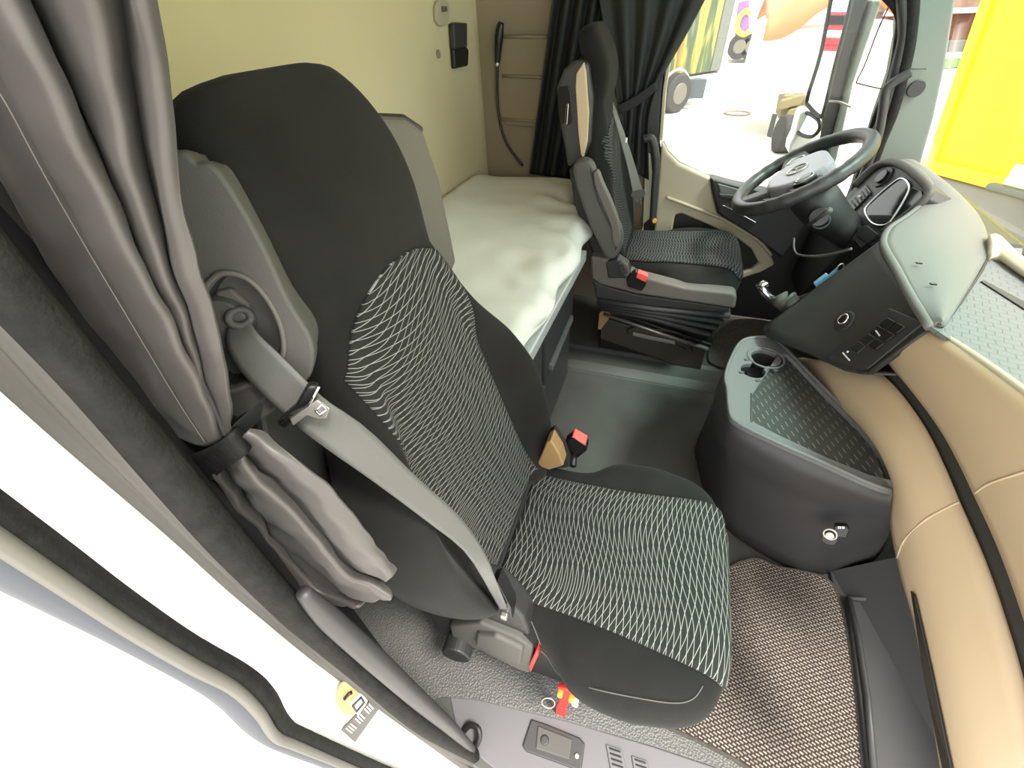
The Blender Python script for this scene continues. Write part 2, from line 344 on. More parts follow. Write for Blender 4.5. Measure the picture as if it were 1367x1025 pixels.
# ------------------------------------------------------------------ far door
dp = [(884, 190), (891, 206), (906, 221), (940, 237), (985, 248), (1060, 264), (1130, 282)]
top = [AY(x, y, 2.25) for x, y in dp]
door = st(prism('door_1', top+[V((.85, 2.25, .62)), V((.85, 2.25, .08)), V((-.06, 2.25, .08))], (0, .09, 0), dplas, bevel=.012))
cp = [(883, 188), (891, 205), (906, 220), (948, 238), (950, 255), (957, 285), (985, 303), (1012, 320), (1028, 338), (1034, 354), (1016, 364), (985, 374), (985, 365), (1003, 360), (1013, 352), (1003, 333), (985, 319), (942, 299), (909, 285), (901, 288), (897, 310), (893, 340), (868, 340), (874, 300)]
prism('tan_panel', [AY(x, y, 2.225) for x, y in cp], (0, .05, 0), tan2, door, bevel=.010)
tube('panel_ridge', [AY(x, y, 2.222) for x, y in ((889, 263), (910, 271), (957, 289), (985, 304), (1012, 321), (1030, 341))], .008, tan2, door, res=20, n=8)
ar = [(949, 238), (985, 248), (1060, 264), (1075, 300), (1045, 345), (1010, 318), (985, 302), (960, 286), (953, 262)]
arm = prism('armrest', [AY(x, y, 2.20) for x, y in ar], (0, .08, 0), dplas, door, bevel=.008)
prism('handle_recess', [AY(x, y, 2.195) for x, y in ((958, 245), (990, 254), (990, 262), (962, 258))], (0, .02, 0), lblue, arm, bevel=.003)
prism('armrest_ledge', [AY(x, y, 2.17) for x, y in ((960, 259), (1000, 262), (1030, 268), (1030, 273), (962, 264))], (0, .04, 0), dplas2, arm, bevel=.004)
prism('chrome_strip', [AY(x, y, 2.185) for x, y in ((963, 274), (968, 274), (1010, 297), (1006, 299))], (0, .02, 0), chrome, arm, bevel=.002)
tube('grab_bar', [AY(x, y, 2.14) for x, y in ((860, 186), (867, 184), (872, 190), (876, 215), (874, 250), (871, 300))], .016, dplas2, b0, res=24)
q = AY(874, 294, 2.13); cyl('amber_lamp', q, (0, -1, 0), .010, .012, yel, b0)
tube('grab_bar', [AY(x, y, 2.16) for x, y in ((1216, 97), (1204, 103), (1190, 112), (1182, 122), (1178, 150), (1172, 182), (1160, 215), (1150, 240))], .015, dplas2, t5, res=30)
# ------------------------------------------------------------------ seats
def seat(nm, O, Hb, lab, cat, netm, cs=1.0, hw=1.0, bk=1.0, capk=1.0, ish=0.0):
    ox, oy, oz = O; t = thing(nm, (ox, oy, 0), lab, cat); k = .25
    W = [(0, .20), (.05, .24), (.2, .282), (.33, .285), (.45, .25), (.57, .195), (.66, .175), (.74, .162), (.84, .157), (.90, .153), (.94, .144), (.965, .132), (.983, .115), (.994, .095), (1.0, .06)]
    B = [(0, .05), (.1, .085), (.3, .095), (.45, .075), (.57, .04), (.7, .012), (.8, .0), (1, 0)]
    D = [(0, .11), (.3, .12), (.6, .10), (.8, .095), (.93, .085), (.97, .07), (.99, .045), (1.0, .02)]
    Cc = [(0, .02), (.45, .018), (.7, -.008), (1, -.02)]
    def front(s, h, e=1):
        r = (1-abs(s)**7)**.5 if abs(s) < 1 else 0
        x = -k*h*Hb
        if h > .72: x += .030*math.sin(math.pi*min(1, (h-.72)/.28))
        x -= .022*math.sin(math.pi*min(1, max(0, (h-.02)/.6)))*(1-s*s)
        d = lerps(D, h); return x-d/2, (d/2+bk*lerps(B, h)*smst(.60, .90, abs(s)))*r, d/2*r
    rings = []
    for i in range(57):
        h = i/40*.8 if i <= 40 else 1-.2*(1-(i-40)/16)**1.9
        h = min(h, 1.0); wd = lerps(W, h)*hw; c = lerps(Cc, h); rg = []
        for j in range(65):
            s = -math.cos(math.pi*j/64); xm, df, db = front(s, h); rg.append(V((ox+xm+df, oy+c+s*wd, oz+h*Hb)))
        for j in range(1, 20):
            s = math.cos(math.pi*j/20); xm, df, db = front(s, h); rg.append(V((ox+xm-db, oy+c+s*wd, oz+h*Hb)))
        rings.append(rg)
    bk_ = loft('backrest', rings, fab, t); BKS.append(bk_)
    vs, fs, uv = [], [], []; nu, nv = 28, 60
    for i in range(nv+1):
        for j in range(nu+1):
            a = -1+2*j/nu; h0 = .04+.69*i/nv
            pw = .158 if True else 0
            cap = capk*(.745-.045*abs(a)**2.6-.04*max(0, -a))
            h = .03+(cap-.03)*i/nv
            wd = lerps(W, h)*hw; y = a*min(.155, .90*wd)+.022-.034*smst(.25, .7, h)+ish
            wd = lerps(W, h)*hw; c = lerps(Cc, h); s = max(-.96, min(.96, (y-c+.004)/wd))
            xm, df, db = front(s, h); vs.append(V((ox+xm+df+.004, oy+c+s*wd, oz+h*Hb))); uv.append((y, h*Hb*1.03+ .02*math.sin(a*2.2+4*h)-.035*a*a*smst(.3, .8, h)))
    for i in range(nv):
        for j in range(nu): fs.append((i*(nu+1)+j, i*(nu+1)+j+1, (i+1)*(nu+1)+j+1, (i+1)*(nu+1)+j))
    mk('net_panel', vs, fs, netm, t, uvs=uv, solid=.006, off=-1)
    # cushion: stations run from the rear to the front edge
    L = .515*cs
    CW = [(0, .20), (.05, .215), (.25, .222), (.34, .235), (.44, .278), (.6, .292), (.78, .280), (.9, .25), (.96, .205), (1.0, .13)]
    ZT = [(0, -.03), (.06, -.012), (.3, -.010), (.7, .0), (.86, .002), (.94, -.012), (.98, -.035), (1, -.06)]
    ZB = [(0, -.14), (.6, -.15), (.9, -.14), (.97, -.125), (1, -.10)]
    BB = [(0, .0), (.3, .008), (.6, .018), (.85, .012), (1, 0)]
    def ctop(s, u):
        r = (1-abs(s)**6)**.5 if abs(s) < 1 else 0
        zt, zb = lerps(ZT, u), lerps(ZB, u); m = (zt+zb)/2
        return m, (zt-m+lerps(BB, u)*smst(.5, .85, abs(s)))*r, (m-zb)*r
    rings = []
    for i in range(45):
        u = i/44; u = 1-(1-u)**1.3 if u > .7 else u
        wd = lerps(CW, u)*hw; rg = []
        for j in range(37):
            s = -math.cos(math.pi*j/36); m, a, b = ctop(s, u); rg.append(V((ox-.03+u*L, oy+.04+s*wd, oz+m+a)))
        for j in range(1, 24):
            s = math.cos(math.pi*j/24); m, a, b = ctop(s, u); rg.append(V((ox-.03+u*L, oy+.04+s*wd, oz+m-b)))
        rings.append(rg)
    cu_ = loft('cushion', rings, fab, t)
    vs, fs, uv = [], [], []
    for i in range(51):
        for j in range(29):
            u = .06+.925*i/50; a = -1+2*j/28; y = a*lerps([(0, .155), (.5, .165), (.85, .185), (1, .19)], u)+.012
            wd = lerps(CW, u)*hw; s = max(-.93, min(.93, (y-.02)/wd)); m, e, b = ctop(s, u)
            vs.append(V((ox-.03+u*L, oy+.04+s*wd, oz+m+e+.0025))); uv.append((y, u*L+.012*math.sin(a*3)))
    for i in range(50):
        for j in range(28): fs.append((i*29+j, i*29+j+1, (i+1)*29+j+1, (i+1)*29+j))
    mk('net_panel', vs, fs, netm, t, uvs=uv, solid=.006, off=-1)
    CUS.append(cu_)
    return t
CUS, BKS = [], []
ps = seat('passenger_seat', (-.20, .47, .47), .89, 'large black seat with pale net fabric panels, nearest the open door', 'seat', net)
# grey shoulder towers of the seat shell
nT = V((.55, -.80, .20)); oT = V((-.385, .265, 1.25))
T = lambda x, y, d=0: PL(x, y, oT+nT.normalized()*d, nT)
tw = [(236, 222), (262, 224), (288, 232), (339, 314), (380, 400), (411, 453), (413, 490), (398, 512), (340, 560), (290, 560), (230, 420)]
Ptw = [T(x, y) for x, y in cr([V((*a, 0)) for a in tw], 44, True) for x, y in [(x, y)]] if False else [T(p.x, p.y) for p in cr([V((*a, 0)) for a in tw], 44, True)]
rec = [T(p.x, p.y) for p in cr([V((*a, 0)) for a in [(288, 368), (312, 364), (338, 376), (362, 405), (377, 440), (378, 475), (355, 500), (300, 520), (270, 470), (268, 400)]], 36, True)]
uxT = V((.8, .55, 0)); uyT = nT.normalized().cross(uxT)
tower = holes('shoulder_tower', to2d(Ptw, oT, uxT, uyT), [to2d(rec, oT, uxT, uyT)], oT-nT.normalized()*.012, uxT, uyT, .02, gplas, ps, .004)
tube('recess_rim', [p+nT.normalized()*.003 for p in rec], .0028, brown, tower, closed=True, n=8)
loft('recess_cup', [[p-nT.normalized()*.004 for p in rec], [p.lerp(sum(rec, V())/len(rec), .15)-nT.normalized()*.05 for p in rec], [p.lerp(sum(rec, V())/len(rec), .97)-nT.normalized()*.05 for p in rec]], dplas, tower, smooth=False, cap=False, solid=.004)
cyl('belt_guide', T(308, 420, -.045), nT, .040, .035, gplas, tower, r2=.026)
ringt('guide_ring', T(320, 424, -.010), V(nT)+V((.4, 0, .4)), .010, .004, gplas, tower, sy=.8)
prism('guide_plate', [T(x, y, -.028) for x, y in ((290, 385), (312, 380), (335, 400), (346, 425), (330, 440), (300, 430))], nT.normalized()*.01, brown, tower, bevel=.004)
loft('tower_side', [[p-nT.normalized()*.022 for p in Ptw], [p-nT.normalized()*.07+V((-.01, .02, 0)) for p in Ptw]], gplas, ps, smooth=False)
prism('lower_back_shell', [AX(x, y, -.405) for x, y in ((335, 500), (380, 480), (430, 540), (500, 660), (500, 720), (440, 700), (350, 590))], (-.05, 0, 0), dplas, ps, bevel=.01)
prism('shell_back', [PL(x, y, (-.455, .55, 1.2), (1, 0, .25)) for x, y in ((470, 190), (500, 153), (543, 156), (566, 172), (587, 235), (603, 310), (611, 350), (590, 400), (480, 400))], V((-.06, 0, 0)), brown, ps, bevel=.012)
prism('shell_rim', [PL(x, y, (-.462, .55, 1.2), (1, 0, .25)) for x, y in ((480, 180), (498, 150), (543, 152), (570, 170), (560, 200), (490, 240))], V((-.05, 0, 0)), dplas, ps, bevel=.01)
loft('back_shell', [[V((-.33-.25*h-.02*math.cos(a), .47+.20*math.sin(a)*(1-.25*h), .45+h*.8)) for a in [math.pi*(.5+i/14) for i in range(15)]]+[] for h in [i/6 for i in range(7)]], gplas, ps, closed=False, solid=.02)
# seat base, side trim, controls
box('suspension_box', (-.22, .33, .009), (.20, .66, .33), dplas, ps, bevel=.02)
St = lambda x, y, d=.215: AY(x, y, d)
st1 = [(562, 776), (600, 770), (640, 782), (664, 790), (682, 806), (700, 826), (716, 868), (708, 896), (660, 872), (620, 858), (588, 848), (560, 800)]
sp_ = prism('side_trim', [AY(x, y, .295) for x, y in st1], (0, .05, 0), dplas, ps, bevel=.008)
prism('trim_ledge', [AY(x, y, .280) for x, y in ((600, 836), (640, 832), (690, 852), (712, 866), (706, 899), (690, 893), (640, 868), (604, 856))], (0, .03, 0), gplas, sp_, bevel=.005)
prism('recline_lever', [AY(x, y, .270) for x, y in ((636, 848), (660, 850), (698, 868), (694, 890), (660, 876), (634, 862))], (0, .02, 0), gplas, sp_, bevel=.006)
cyl('recline_knob', AY(616, 850, .295), (.1, -1, .05), .036, .045, dplas, sp_, bevel=.005)
prism('red_end_piece', [AY(x, y, .275) for x, y in ((717, 866), (719, 874), (708, 898), (706, 890))], (0, .03, 0), red, sp_, bevel=.001)
prism('belt_anchor', [AY(x, y, .28) for x, y in ((655, 780), (664, 778), (682, 812), (684, 826), (668, 824))], (0, .03, 0), blk, ps, bevel=.003)
obox('anchor_bolt', AY(673, 822, .276), (.007, 0, 0), (0, .006, 0), (0, 0, .007), steel, ps, bevel=.003)
prism('seat_hinge', [AY(x, y, .70) for x, y in ((722, 606), (735, 575), (741, 572), (752, 590), (757, 606), (738, 612))], (0, -.04, 0), woodst, ps, bevel=.004)
prism('hinge_cover', [AY(x, y, .725) for x, y in ((736, 570), (742, 566), (755, 586), (764, 612), (742, 615), (757, 606), (750, 592))], (0, -.03, 0), dplas, ps, bevel=.002)
bk = prism('buckle', [AY(x, y, .76) for x, y in ((757, 580), (768, 573), (786, 585), (786, 592), (768, 606), (762, 597))], (0, -.028, 0), blk, ps, bevel=.004)
prism('release_button', [AY(x, y, .765) for x, y in ((763, 576), (768, 571), (785, 581), (783, 591))], (0, -.032, 0), redl, bk, bevel=.003)
tube('buckle_stalk', [AY(766, 602, .745), AY(765, 622, .70)], .009, blk, ps)
# red clip with ring hanging from the cushion edge
cl = thing('release_strap', AY(752, 955, .26), 'red strap clip with key ring hanging under the front seat cushion', 'clip')
prism('strap', [AY(x, y, .262) for x, y in ((744, 918), (765, 922), (762, 935), (756, 948), (754, 968), (744, 970), (740, 962), (742, 945), (748, 932))], (0, .012, 0), red, cl, bevel=.004)
obox('amber_plug', AY(748, 925, .258), (.006, 0, 0), (0, .008, 0), (0, 0, .012), yel, cl, bevel=.004)
obox('amber_plug', AY(763, 932, .258), (.006, 0, 0), (0, .008, 0), (0, 0, .012), yel, cl, bevel=.004)
obox('white_cap', AY(768, 937, .256), (.007, 0, 0), (0, .008, 0), (0, 0, .010), offw, cl, bevel=.003)
ringt('key_ring', AY(732, 938, .258), (.2, -1, .5), .016, .0022, steel, cl)
# belt on the near seat
nb = V((1, -.25, .25)).normalized(); ob = V((-.2, .47, .47))+V((.118, 0, 0))
BP = lambda x, y, d=0: PL(x, y, ob+nb*d, nb)
bl = thing('seat_belt', (-.2, .3, 0), 'grey belt with black tongue lying slack down the near seat', 'seat belt')
def ribbon(nm, L, Rr, mat, par, th=.003, n=30): return strip(nm, L, Rr, mat, par, n, th, 6)
ribbon('webbing', [T(304, 436, -.012), T(305, 466, .004), T(330, 505, .014), T(374, 548, .03), T(400, 571, .042), BP(440, 602, -.012), BP(500, 644), BP(570, 696), BP(622, 738), AY(655, 790, .272), AY(668, 812, .274)],
       [T(332, 425, -.012), T(345, 446, .004), T(372, 472, .014), T(408, 508, .03), T(435, 534, .042), BP(490, 572, -.006), BP(556, 637), BP(612, 688), BP(646, 736), AY(668, 790, .272), AY(677, 812, .274)], web, bl)
tg = prism('tongue_frame', [T(x, y, .040) for x, y in ((371, 557), (396, 536), (412, 508), (425, 508), (427, 515), (416, 532), (384, 566))], nT.normalized()*.012, blk, bl, bevel=.003)
prism('tongue_plate', [T(x, y, .054) for x, y in ((388, 557), (405, 545), (424, 531), (441, 543), (436, 556), (425, 557), (410, 552), (392, 566))], nT.normalized()*.004, steel, tg, bevel=.001)
tube('tongue_edge', [T(x, y, .058) for x, y in ((374, 564), (392, 552), (412, 541), (418, 530), (426, 516))], .0018, chrome, tg, n=6)
tube('tongue_slot', [T(x, y, .060) for x, y in ((421, 548), (430, 540), (436, 546), (427, 554))], .0014, chrome, tg, n=6, closed=True)
# far seat
ds = seat('driver_seat', (-.135, 1.90, .575), .77, 'black seat with fine wavy stripes behind the steering wheel', 'seat', net2, hw=.93, bk=.3, capk=.86, ish=-.035)
Y = lambda x, y, d: AY(x, y, d)
prism('side_shell', [Y(x, y, 1.70) for x, y in ((742, 118), (752, 92), (768, 80), (784, 84), (790, 130), (788, 190), (778, 216), (758, 224), (748, 170))], (0, .24, 0), dplas2, ds, bevel=.012)
prism('side_panel', [Y(x, y, 1.692) for x, y in ((779, 83), (769, 98), (768, 118), (772, 180), (775, 206), (778, 213), (784, 190), (786, 150), (782, 95))], (0, .03, 0), tan, ds, bevel=.004)
hd = prism('handle_bezel', [Y(p.x, p.y, 1.69) for p in cr([V((*a, 0)) for a in ((745, 120), (752, 116), (760, 118), (763, 140), (764, 162), (756, 167), (748, 160), (745, 140))], 26, True)], (0, .02, 0), blk, ds, bevel=.002)
prism('handle_lever', [Y(x, y, 1.685) for x, y in ((756, 140), (759, 138), (757, 166), (754, 166))], (0, .012, 0), chrome, hd, bevel=.001)
ap = [V((*a, 0)) for a in ((764, 226), (770, 216), (782, 215), (791, 224), (795, 240), (803, 262), (818, 290), (829, 310), (829, 332), (820, 346), (808, 344), (797, 325), (783, 292), (770, 256))]
am = prism('armrest', [Y(p.x, p.y, 1.60) for p in cr(ap, 44, True)], (0, .065, 0), gplas, ds, bevel=.014)
prism('armrest_plate', [Y(p.x, p.y, 1.59) for p in cr([V((*a, 0)) for a in ((792, 231), (798, 231), (804, 246), (815, 270), (825, 298), (828, 320), (823, 330), (818, 322), (815, 300), (804, 273), (795, 250))], 40, True)], (0, .04, 0), brown, am, bevel=.004)
tube('armrest_groove', [Y(x, y, 1.598) for x, y in ((789, 224), (791, 240), (799, 268), (814, 300), (824, 318), (822, 334))], .0025, dplas, am, n=6, res=16)
prism('lower_back_shell', [Y(x, y, 1.68) for x, y in ((758, 225), (778, 222), (800, 290), (815, 345), (800, 350), (788, 335), (768, 280))], (0, .3, 0), dplas, ds, bevel=.015)
# base of the far seat
bs = prism('base_trim', [Y(x, y, 1.635) for x, y in ((788, 342), (806, 345), (850, 367), (915, 384), (979, 391), (984, 396), (981, 413), (930, 405), (850, 393), (800, 380), (789, 372))], (0, .06, 0), brown, ds, bevel=.012)
box('seat_pan', (-.16, 1.68, .34), (.30, 2.12, .43), dplas, ds, bevel=.01)
prism('bellows_cover', [Y(x, y, 1.665) for x, y in ((790, 372), (802, 380), (850, 393), (930, 404), (974, 411), (976, 424), (930, 422), (850, 410), (796, 400))], (0, .44, 0), dplas2, ds, bevel=.008)
for i in range(4):
    a = (797-i*.5+i*2, 401+i*3.2); b = (870, 412+i*4.2); c = (972-i*9, 421+i*8.2)
    tube('bellows_fold', [Y(*a, 1.655+.006*i), Y(*b, 1.657+.006*i), Y(*c, 1.66+.006*i), Y(*c, 2.1)], .013, dplas2, ds, n=8)
box('pedestal_core', (-.20, 1.80, .06), (.30, 2.12, .33), blk, ds, bevel=.01)
pd = prism('pedestal_box', [Y(x, y, 1.775) for x, y in ((803, 424), (943, 466), (934, 498), (801, 452))], (0, .36, 0), bronze, ds, bevel=.004)
tube('pedestal_rail', [Y(806, 419, 1.77), Y(945, 466, 1.77)], .009, steel, ds, n=8)
tube('pedestal_rail', [Y(812, 414, 1.775), Y(949, 460, 1.775)], .006, dplas, ds, n=8)
prism('bracket', [Y(x, y, 1.772) for x, y in ((800, 418), (808, 412), (816, 414), (814, 424), (802, 440), (798, 440))], (0, .03, 0), woodst, ds, bevel=.002)
tube('slot_rim', [Y(x, y, 1.772) for x, y in ((844, 437), (900, 443), (912, 449), (924, 466), (918, 468), (900, 460), (844, 448))], .004, blk, pd, closed=True, n=8, res=30)
prism('slot_plate', [Y(x, y, 1.770) for x, y in ((845, 444), (901, 456), (901, 461), (845, 448))], (0, .01, 0), steel, pd, bevel=.002)
prism('adjuster_housing', [Y(x, y, 1.63) for x, y in ((808, 350), (824, 346), (838, 356), (842, 366), (836, 372), (812, 372))], (0, .06, 0), dplas, ds, bevel=.006)
bt = prism('button_pad', [Y(p.x, p.y, 1.625) for p in cr([V((*a, 0)) for a in ((826, 352), (830, 349), (838, 357), (840, 366), (835, 369), (829, 362))], 20, True)], (0, .02, 0), gplas, ds, bevel=.002)
for i in range(3): obox('button', Y(830.5+i*2, 354.5+i*4.5, 1.624), (.006, 0, -.004), (0, .003, 0), (.004, 0, .006), dplas, bt, bevel=.001)
bk2 = prism('buckle', [Y(x, y, 1.62) for x, y in ((842, 366), (848, 362), (864, 372), (862, 382), (856, 389), (838, 383), (836, 374))], (0, .03, 0), blk, ds, bevel=.004)
prism('release_button', [Y(x, y, 1.614) for x, y in ((851, 363), (865, 369), (862, 377), (849, 371))], (0, .03, 0), redl, bk2, bevel=.003)
ringt('bolt_ring', Y(829, 382, 1.655), (0, 1, 0), .009, .003, dplas, ds)
# far belt
b2 = thing('seat_belt', (-.1, 1.95, 0), 'grey belt hanging down the front of the far seat backrest', 'seat belt')
ribbon('webbing', [Y(814, 138, 1.93), Y(826, 180, 1.87), Y(838, 225, 1.85), Y(845, 258, 1.84)], [Y(817, 133, 1.95), Y(834, 180, 1.90), Y(848, 222, 1.88), Y(858, 257, 1.88)], web, b2, n=16)
tg = prism('tongue_frame', [Y(x, y, 1.835) for x, y in ((843, 257), (861, 254), (862, 260), (857, 264), (846, 265), (842, 262))], (0, .015, 0), gplas, b2, bevel=.002)
prism('tongue_plate', [Y(x, y, 1.84) for x, y in ((848, 264), (856, 263), (856, 274), (853, 278), (848, 276))], (0, .006, 0), chrome, tg, bevel=.001)
obox('belt_stop', Y(836, 187, 1.86), (.004, 0, 0), (0, .004, 0), (0, 0, .008), offw, b2)
# ------------------------------------------------------------------ curtains
def drape(nm, cols, mat, parent=None, n=40, th=.004, m=8, wr_=0, **k):   # cols: fold lines (3-D paths from top to bottom)
    C = [cr(c, n) for c in cols]; rings = []
    for i in range(n):
        rg = cr([c[i] for c in C], (len(C)-1)*m+1)
        rings.append([p+V((0, wr_*(noise.noise(p*16)+.6*noise.noise(p*38)), 0)) for p in rg])
    return loft(nm, rings, mat, parent, closed=False, solid=th, off=0, **k)
def col(pts, ext=.5):
    P = [AY(x, y, d) for x, y, d in pts]; e = P[0]+(P[0]-P[1]); e.z = max(e.z, P[0].z+.02); return [V((e.x, e.y, e.z+.45)), V((e.x, e.y, e.z+.2)), V((e.x, e.y, e.z+.06)), e]+P
nc = thing('curtain', (-.35, .17, .9), 'grey cloth curtain gathered in a tie beside the open door', 'curtain')
f0 = [col([(205, 0, .19), (225, 130, .19), (250, 280, .185), (285, 420, .175), (305, 520, .165), (309, 572, .158)]),
      col([(184, 0, .185), (205, 130, .185), (232, 300, .18), (265, 430, .17), (296, 540, .162), (306, 578, .156)]),
      col([(165, 0, .205), (180, 130, .205), (212, 280, .20), (250, 420, .185), (284, 530, .17), (304, 580, .158)]),
      col([(120, 0, .175), (150, 120, .175), (190, 260, .172), (236, 400, .168), (275, 520, .160), (302, 580, .154)]),
      col([(70, 0, .185), (110, 110, .185), (165, 260, .18), (220, 410, .172), (268, 520, .162), (299, 584, .153)]),
      col([(40, 0, .215), (85, 110, .215), (150, 260, .21), (214, 420, .19), (264, 530, .168), (297, 586, .153)]),
      col([(20, 0, .165), (62, 80, .165), (140, 245, .163), (205, 390, .158), (262, 505, .153), (294, 586, .148)]),
      col([(-20, 40, .160), (45, 130, .158), (115, 275, .157), (182, 410, .153), (245, 530, .149), (286, 590, .146)]),
      col([(-50, 90, .163), (20, 195, .162), (90, 310, .160), (160, 440, .156), (225, 550, .150), (276, 593, .147)]),
      col([(-70, 130, .160), (0, 215, .159), (65, 335, .158), (130, 455, .154), (195, 560, .150), (262, 592, .148)]),
      col([(-90, 120, .170), (-10, 195, .170), (52, 315, .168), (115, 430, .164), (185, 545, .158), (255, 588, .154)]),
      col([(-90, 180, .163), (-20, 250, .162), (40, 350, .161), (100, 450, .158), (165, 530, .155), (240, 592, .152)]),
      col([(-100, 250, .168), (-40, 290, .166), (10, 370, .164), (65, 430, .162), (130, 500, .160), (225, 590, .158)])]
drape('pleats', f0, curt, nc, n=80, wr_=.0035)
tube('hem_stitch', [AY(x, y, d-.006) for x, y, d in ((-30, 80, .160), (10, 142, .159), (60, 235, .158), (118, 336, .157), (180, 440, .153), (240, 540, .149), (274, 591, .146))], .0004, brown, nc, res=40, n=6)
prism('bottom_fold', [AY(x, y, .152) for x, y in ((195, 560), (240, 580), (275, 594), (304, 578), (310, 568), (306, 600), (262, 622), (215, 596))], (0, .04, 0), curtd, nc, bevel=.008)
ribbon('tie_strap', [AY(230, 610, .150), AY(258, 606, .144), AY(285, 594, .142), AY(308, 578, .145), AY(318, 566, .17)], [AY(238, 634, .150), AY(262, 652, .144), AY(295, 630, .142), AY(328, 606, .145), AY(336, 590, .17)], rub, nc)
g0 = [[AY(x, y, d) for x, y, d in c] for c in (
      [(330, 578, .160), (380, 600, .160), (440, 650, .158), (490, 705, .156), (527, 762, .155)],
      [(322, 584, .150), (365, 615, .150), (425, 672, .148), (478, 728, .146), (520, 772, .146)],
      [(317, 590, .168), (352, 630, .168), (412, 690, .165), (462, 748, .162), (508, 778, .160)],
      [(312, 596, .146), (345, 640, .146), (405, 700, .144), (462, 762, .142), (522, 800, .142)],
      [(307, 602, .152), (332, 650, .152), (385, 715, .150), (440, 770, .148), (505, 802, .146)],
      [(300, 608, .170), (322, 655, .170), (372, 725, .166), (430, 780, .162), (492, 798, .160)],
      [(292, 614, .148), (312, 662, .147), (362, 732, .146), (418, 785, .144), (475, 808, .144)],
      [(280, 622, .152), (296, 668, .152), (335, 730, .150), (385, 785, .150), (440, 805, .150)],
      [(262, 636, .158), (275, 670, .160), (305, 725, .160), (345, 780, .160), (400, 800, .160)])]
drape('tail', g0, curt, nc, n=60, wr_=.007)
# pad at the foot of the near pillar
tube('trim_6', [AX(404, 790, -.31), AX(440, 826, -.30), AX(500, 880, -.275), AX(560, 935, -.25), AX(600, 970, -.225), AX(630, 1000, -.205)], [.008, .014, .0155, .015, .013, .009], dplas2, res=30, n=16)['kind'] = 'structure'
fc = thing('curtain', (-.3, 2.15, .8), 'black curtain tied back at the far side window', 'curtain')
def zig(top, bot, n, y0, a, ext=.5, mid=None):
    out = []
    for i in range(n+1):
        t = i/n; d = y0+(a if i % 2 else -a); P = [V(p) for p in (top[0]+(top[1]-top[0])*t, bot[0]+(bot[1]-bot[0])*t)]
        pts = [AY(P[0].x, P[0].y, d)]
        if mid:
            q = mid[0]+(mid[1]-mid[0])*t; pts.append(AY(q.x, q.y, d))
        pts.append(AY(P[1].x, P[1].y, d)); out.append([pts[0]+(pts[0]-pts[1]).normalized()*ext]+pts)
    return out
v2 = lambda x, y: V((x, y, 0))
drape('rear_drop', zig((v2(738, 0), v2(812, 0)), (v2(707, 232), v2(768, 240)), 8, 2.25, .022), curtd, fc, m=4)
drape('front_drop', zig((v2(800, 0), v2(944, -6)), (v2(826, 140), v2(878, 112)), 9, 2.222, .012, mid=(v2(812, 70), v2(915, 48))), curtd, fc, m=4)
ribbon('tie_strap', [AY(822, 142, 2.195), AY(845, 130, 2.195), AY(876, 108, 2.195)], [AY(828, 152, 2.195), AY(850, 142, 2.195), AY(880, 118, 2.195)], curtd, fc, n=10)
drape('tail', zig((v2(826, 146), v2(878, 114)), (v2(820, 215), v2(866, 240)), 6, 2.215, .012, ext=.001, mid=(v2(830, 165), v2(866, 160))), curtd, fc, m=4)
# ------------------------------------------------------------------ bunk
mt = thing('mattress', (-.6, 1.25, .6), 'bunk mattress under a wrinkled white sheet behind the seats', 'mattress')
rings = []
for i in range(61):
    y = .34+(2.215-.34)*i/60; e = min(1, min(i, 60-i)/4); e = e**.5; rg = []
    fx = -.272-.02*smst(1.6, .9, y)-.33*smst(.88, .70, y)-.085*smst(1.72, 1.86, y)+.012*math.sin(i*.6)
    for j in range(36):
        t = j/35; x = -.935+(fx+.935)*t
        z = .775-.03*t*t-.012*math.sin(6*t+y*3)
        if t > .55: z += .009*math.sin(y*38+t*17+3*noise.noise(V((y*7, t*5, 0))))*smst(.55, .85, t)*smst(.6, 1.2, y)
        z += .006*noise.noise(V((x*9, y*9, 1)))
        if t > .92: z -= .035*((t-.92)/.08)**2
        rg.append(V((x, y, .68+(z-.68)*(.6+.4*e))))
    rg += [V((fx+.006, y, .705)), V((fx-.004, y, .682)), V((fx-.03, y, .673)), V((-.6, y, .672)), V((-.935, y, .672))]
    rings.append(rg)
loft('sheet', rings, sheet, mt)
bb = thing('bunk_base', (-.6, 1.25, 0), 'pale bunk rail and dark board under the white mattress', 'bunk')
prism('front_rail', [V((-.266, 1.60, .668)), V((-.288, .86, .668)), V((-.56, .72, .668)), V((-.58, .76, .668)), V((-.318, .88, .668)), V((-.30, 1.60, .668))], (0, 0, -.045), silver, bb, bevel=.006)
box('board', (-.93, .2, .60), (-.59, 2.26, .645), dplas2, bb)
def locker(y0, y1, lab):
    t = thing('locker', (-.5, (y0+y1)/2, 0), lab, 'locker', 'lockers under the bunk')
    box('body', (-.90, y0, .02), (-.335, y1, .585), dplas, t, bevel=.012)
    d = box('drawer_front', (-.336, y0+.01, .33), (-.305, y1-.01, .585), dplas2, t, bevel=.012)
    box('handle_lip', (-.309, y0+.06, .37), (-.292, y1-.06, .40), lblue, d, bevel=.004)
    box('lower_front', (-.336, y0+.01, .03), (-.312, y1-.01, .315), dplas2, t, bevel=.012)
    return t
locker(1.13, 1.60, 'dark locker with long pull under the bunk, next to the driver seat')
locker(.80, 1.11, 'dark locker under the bunk, half hidden behind the near backrest')
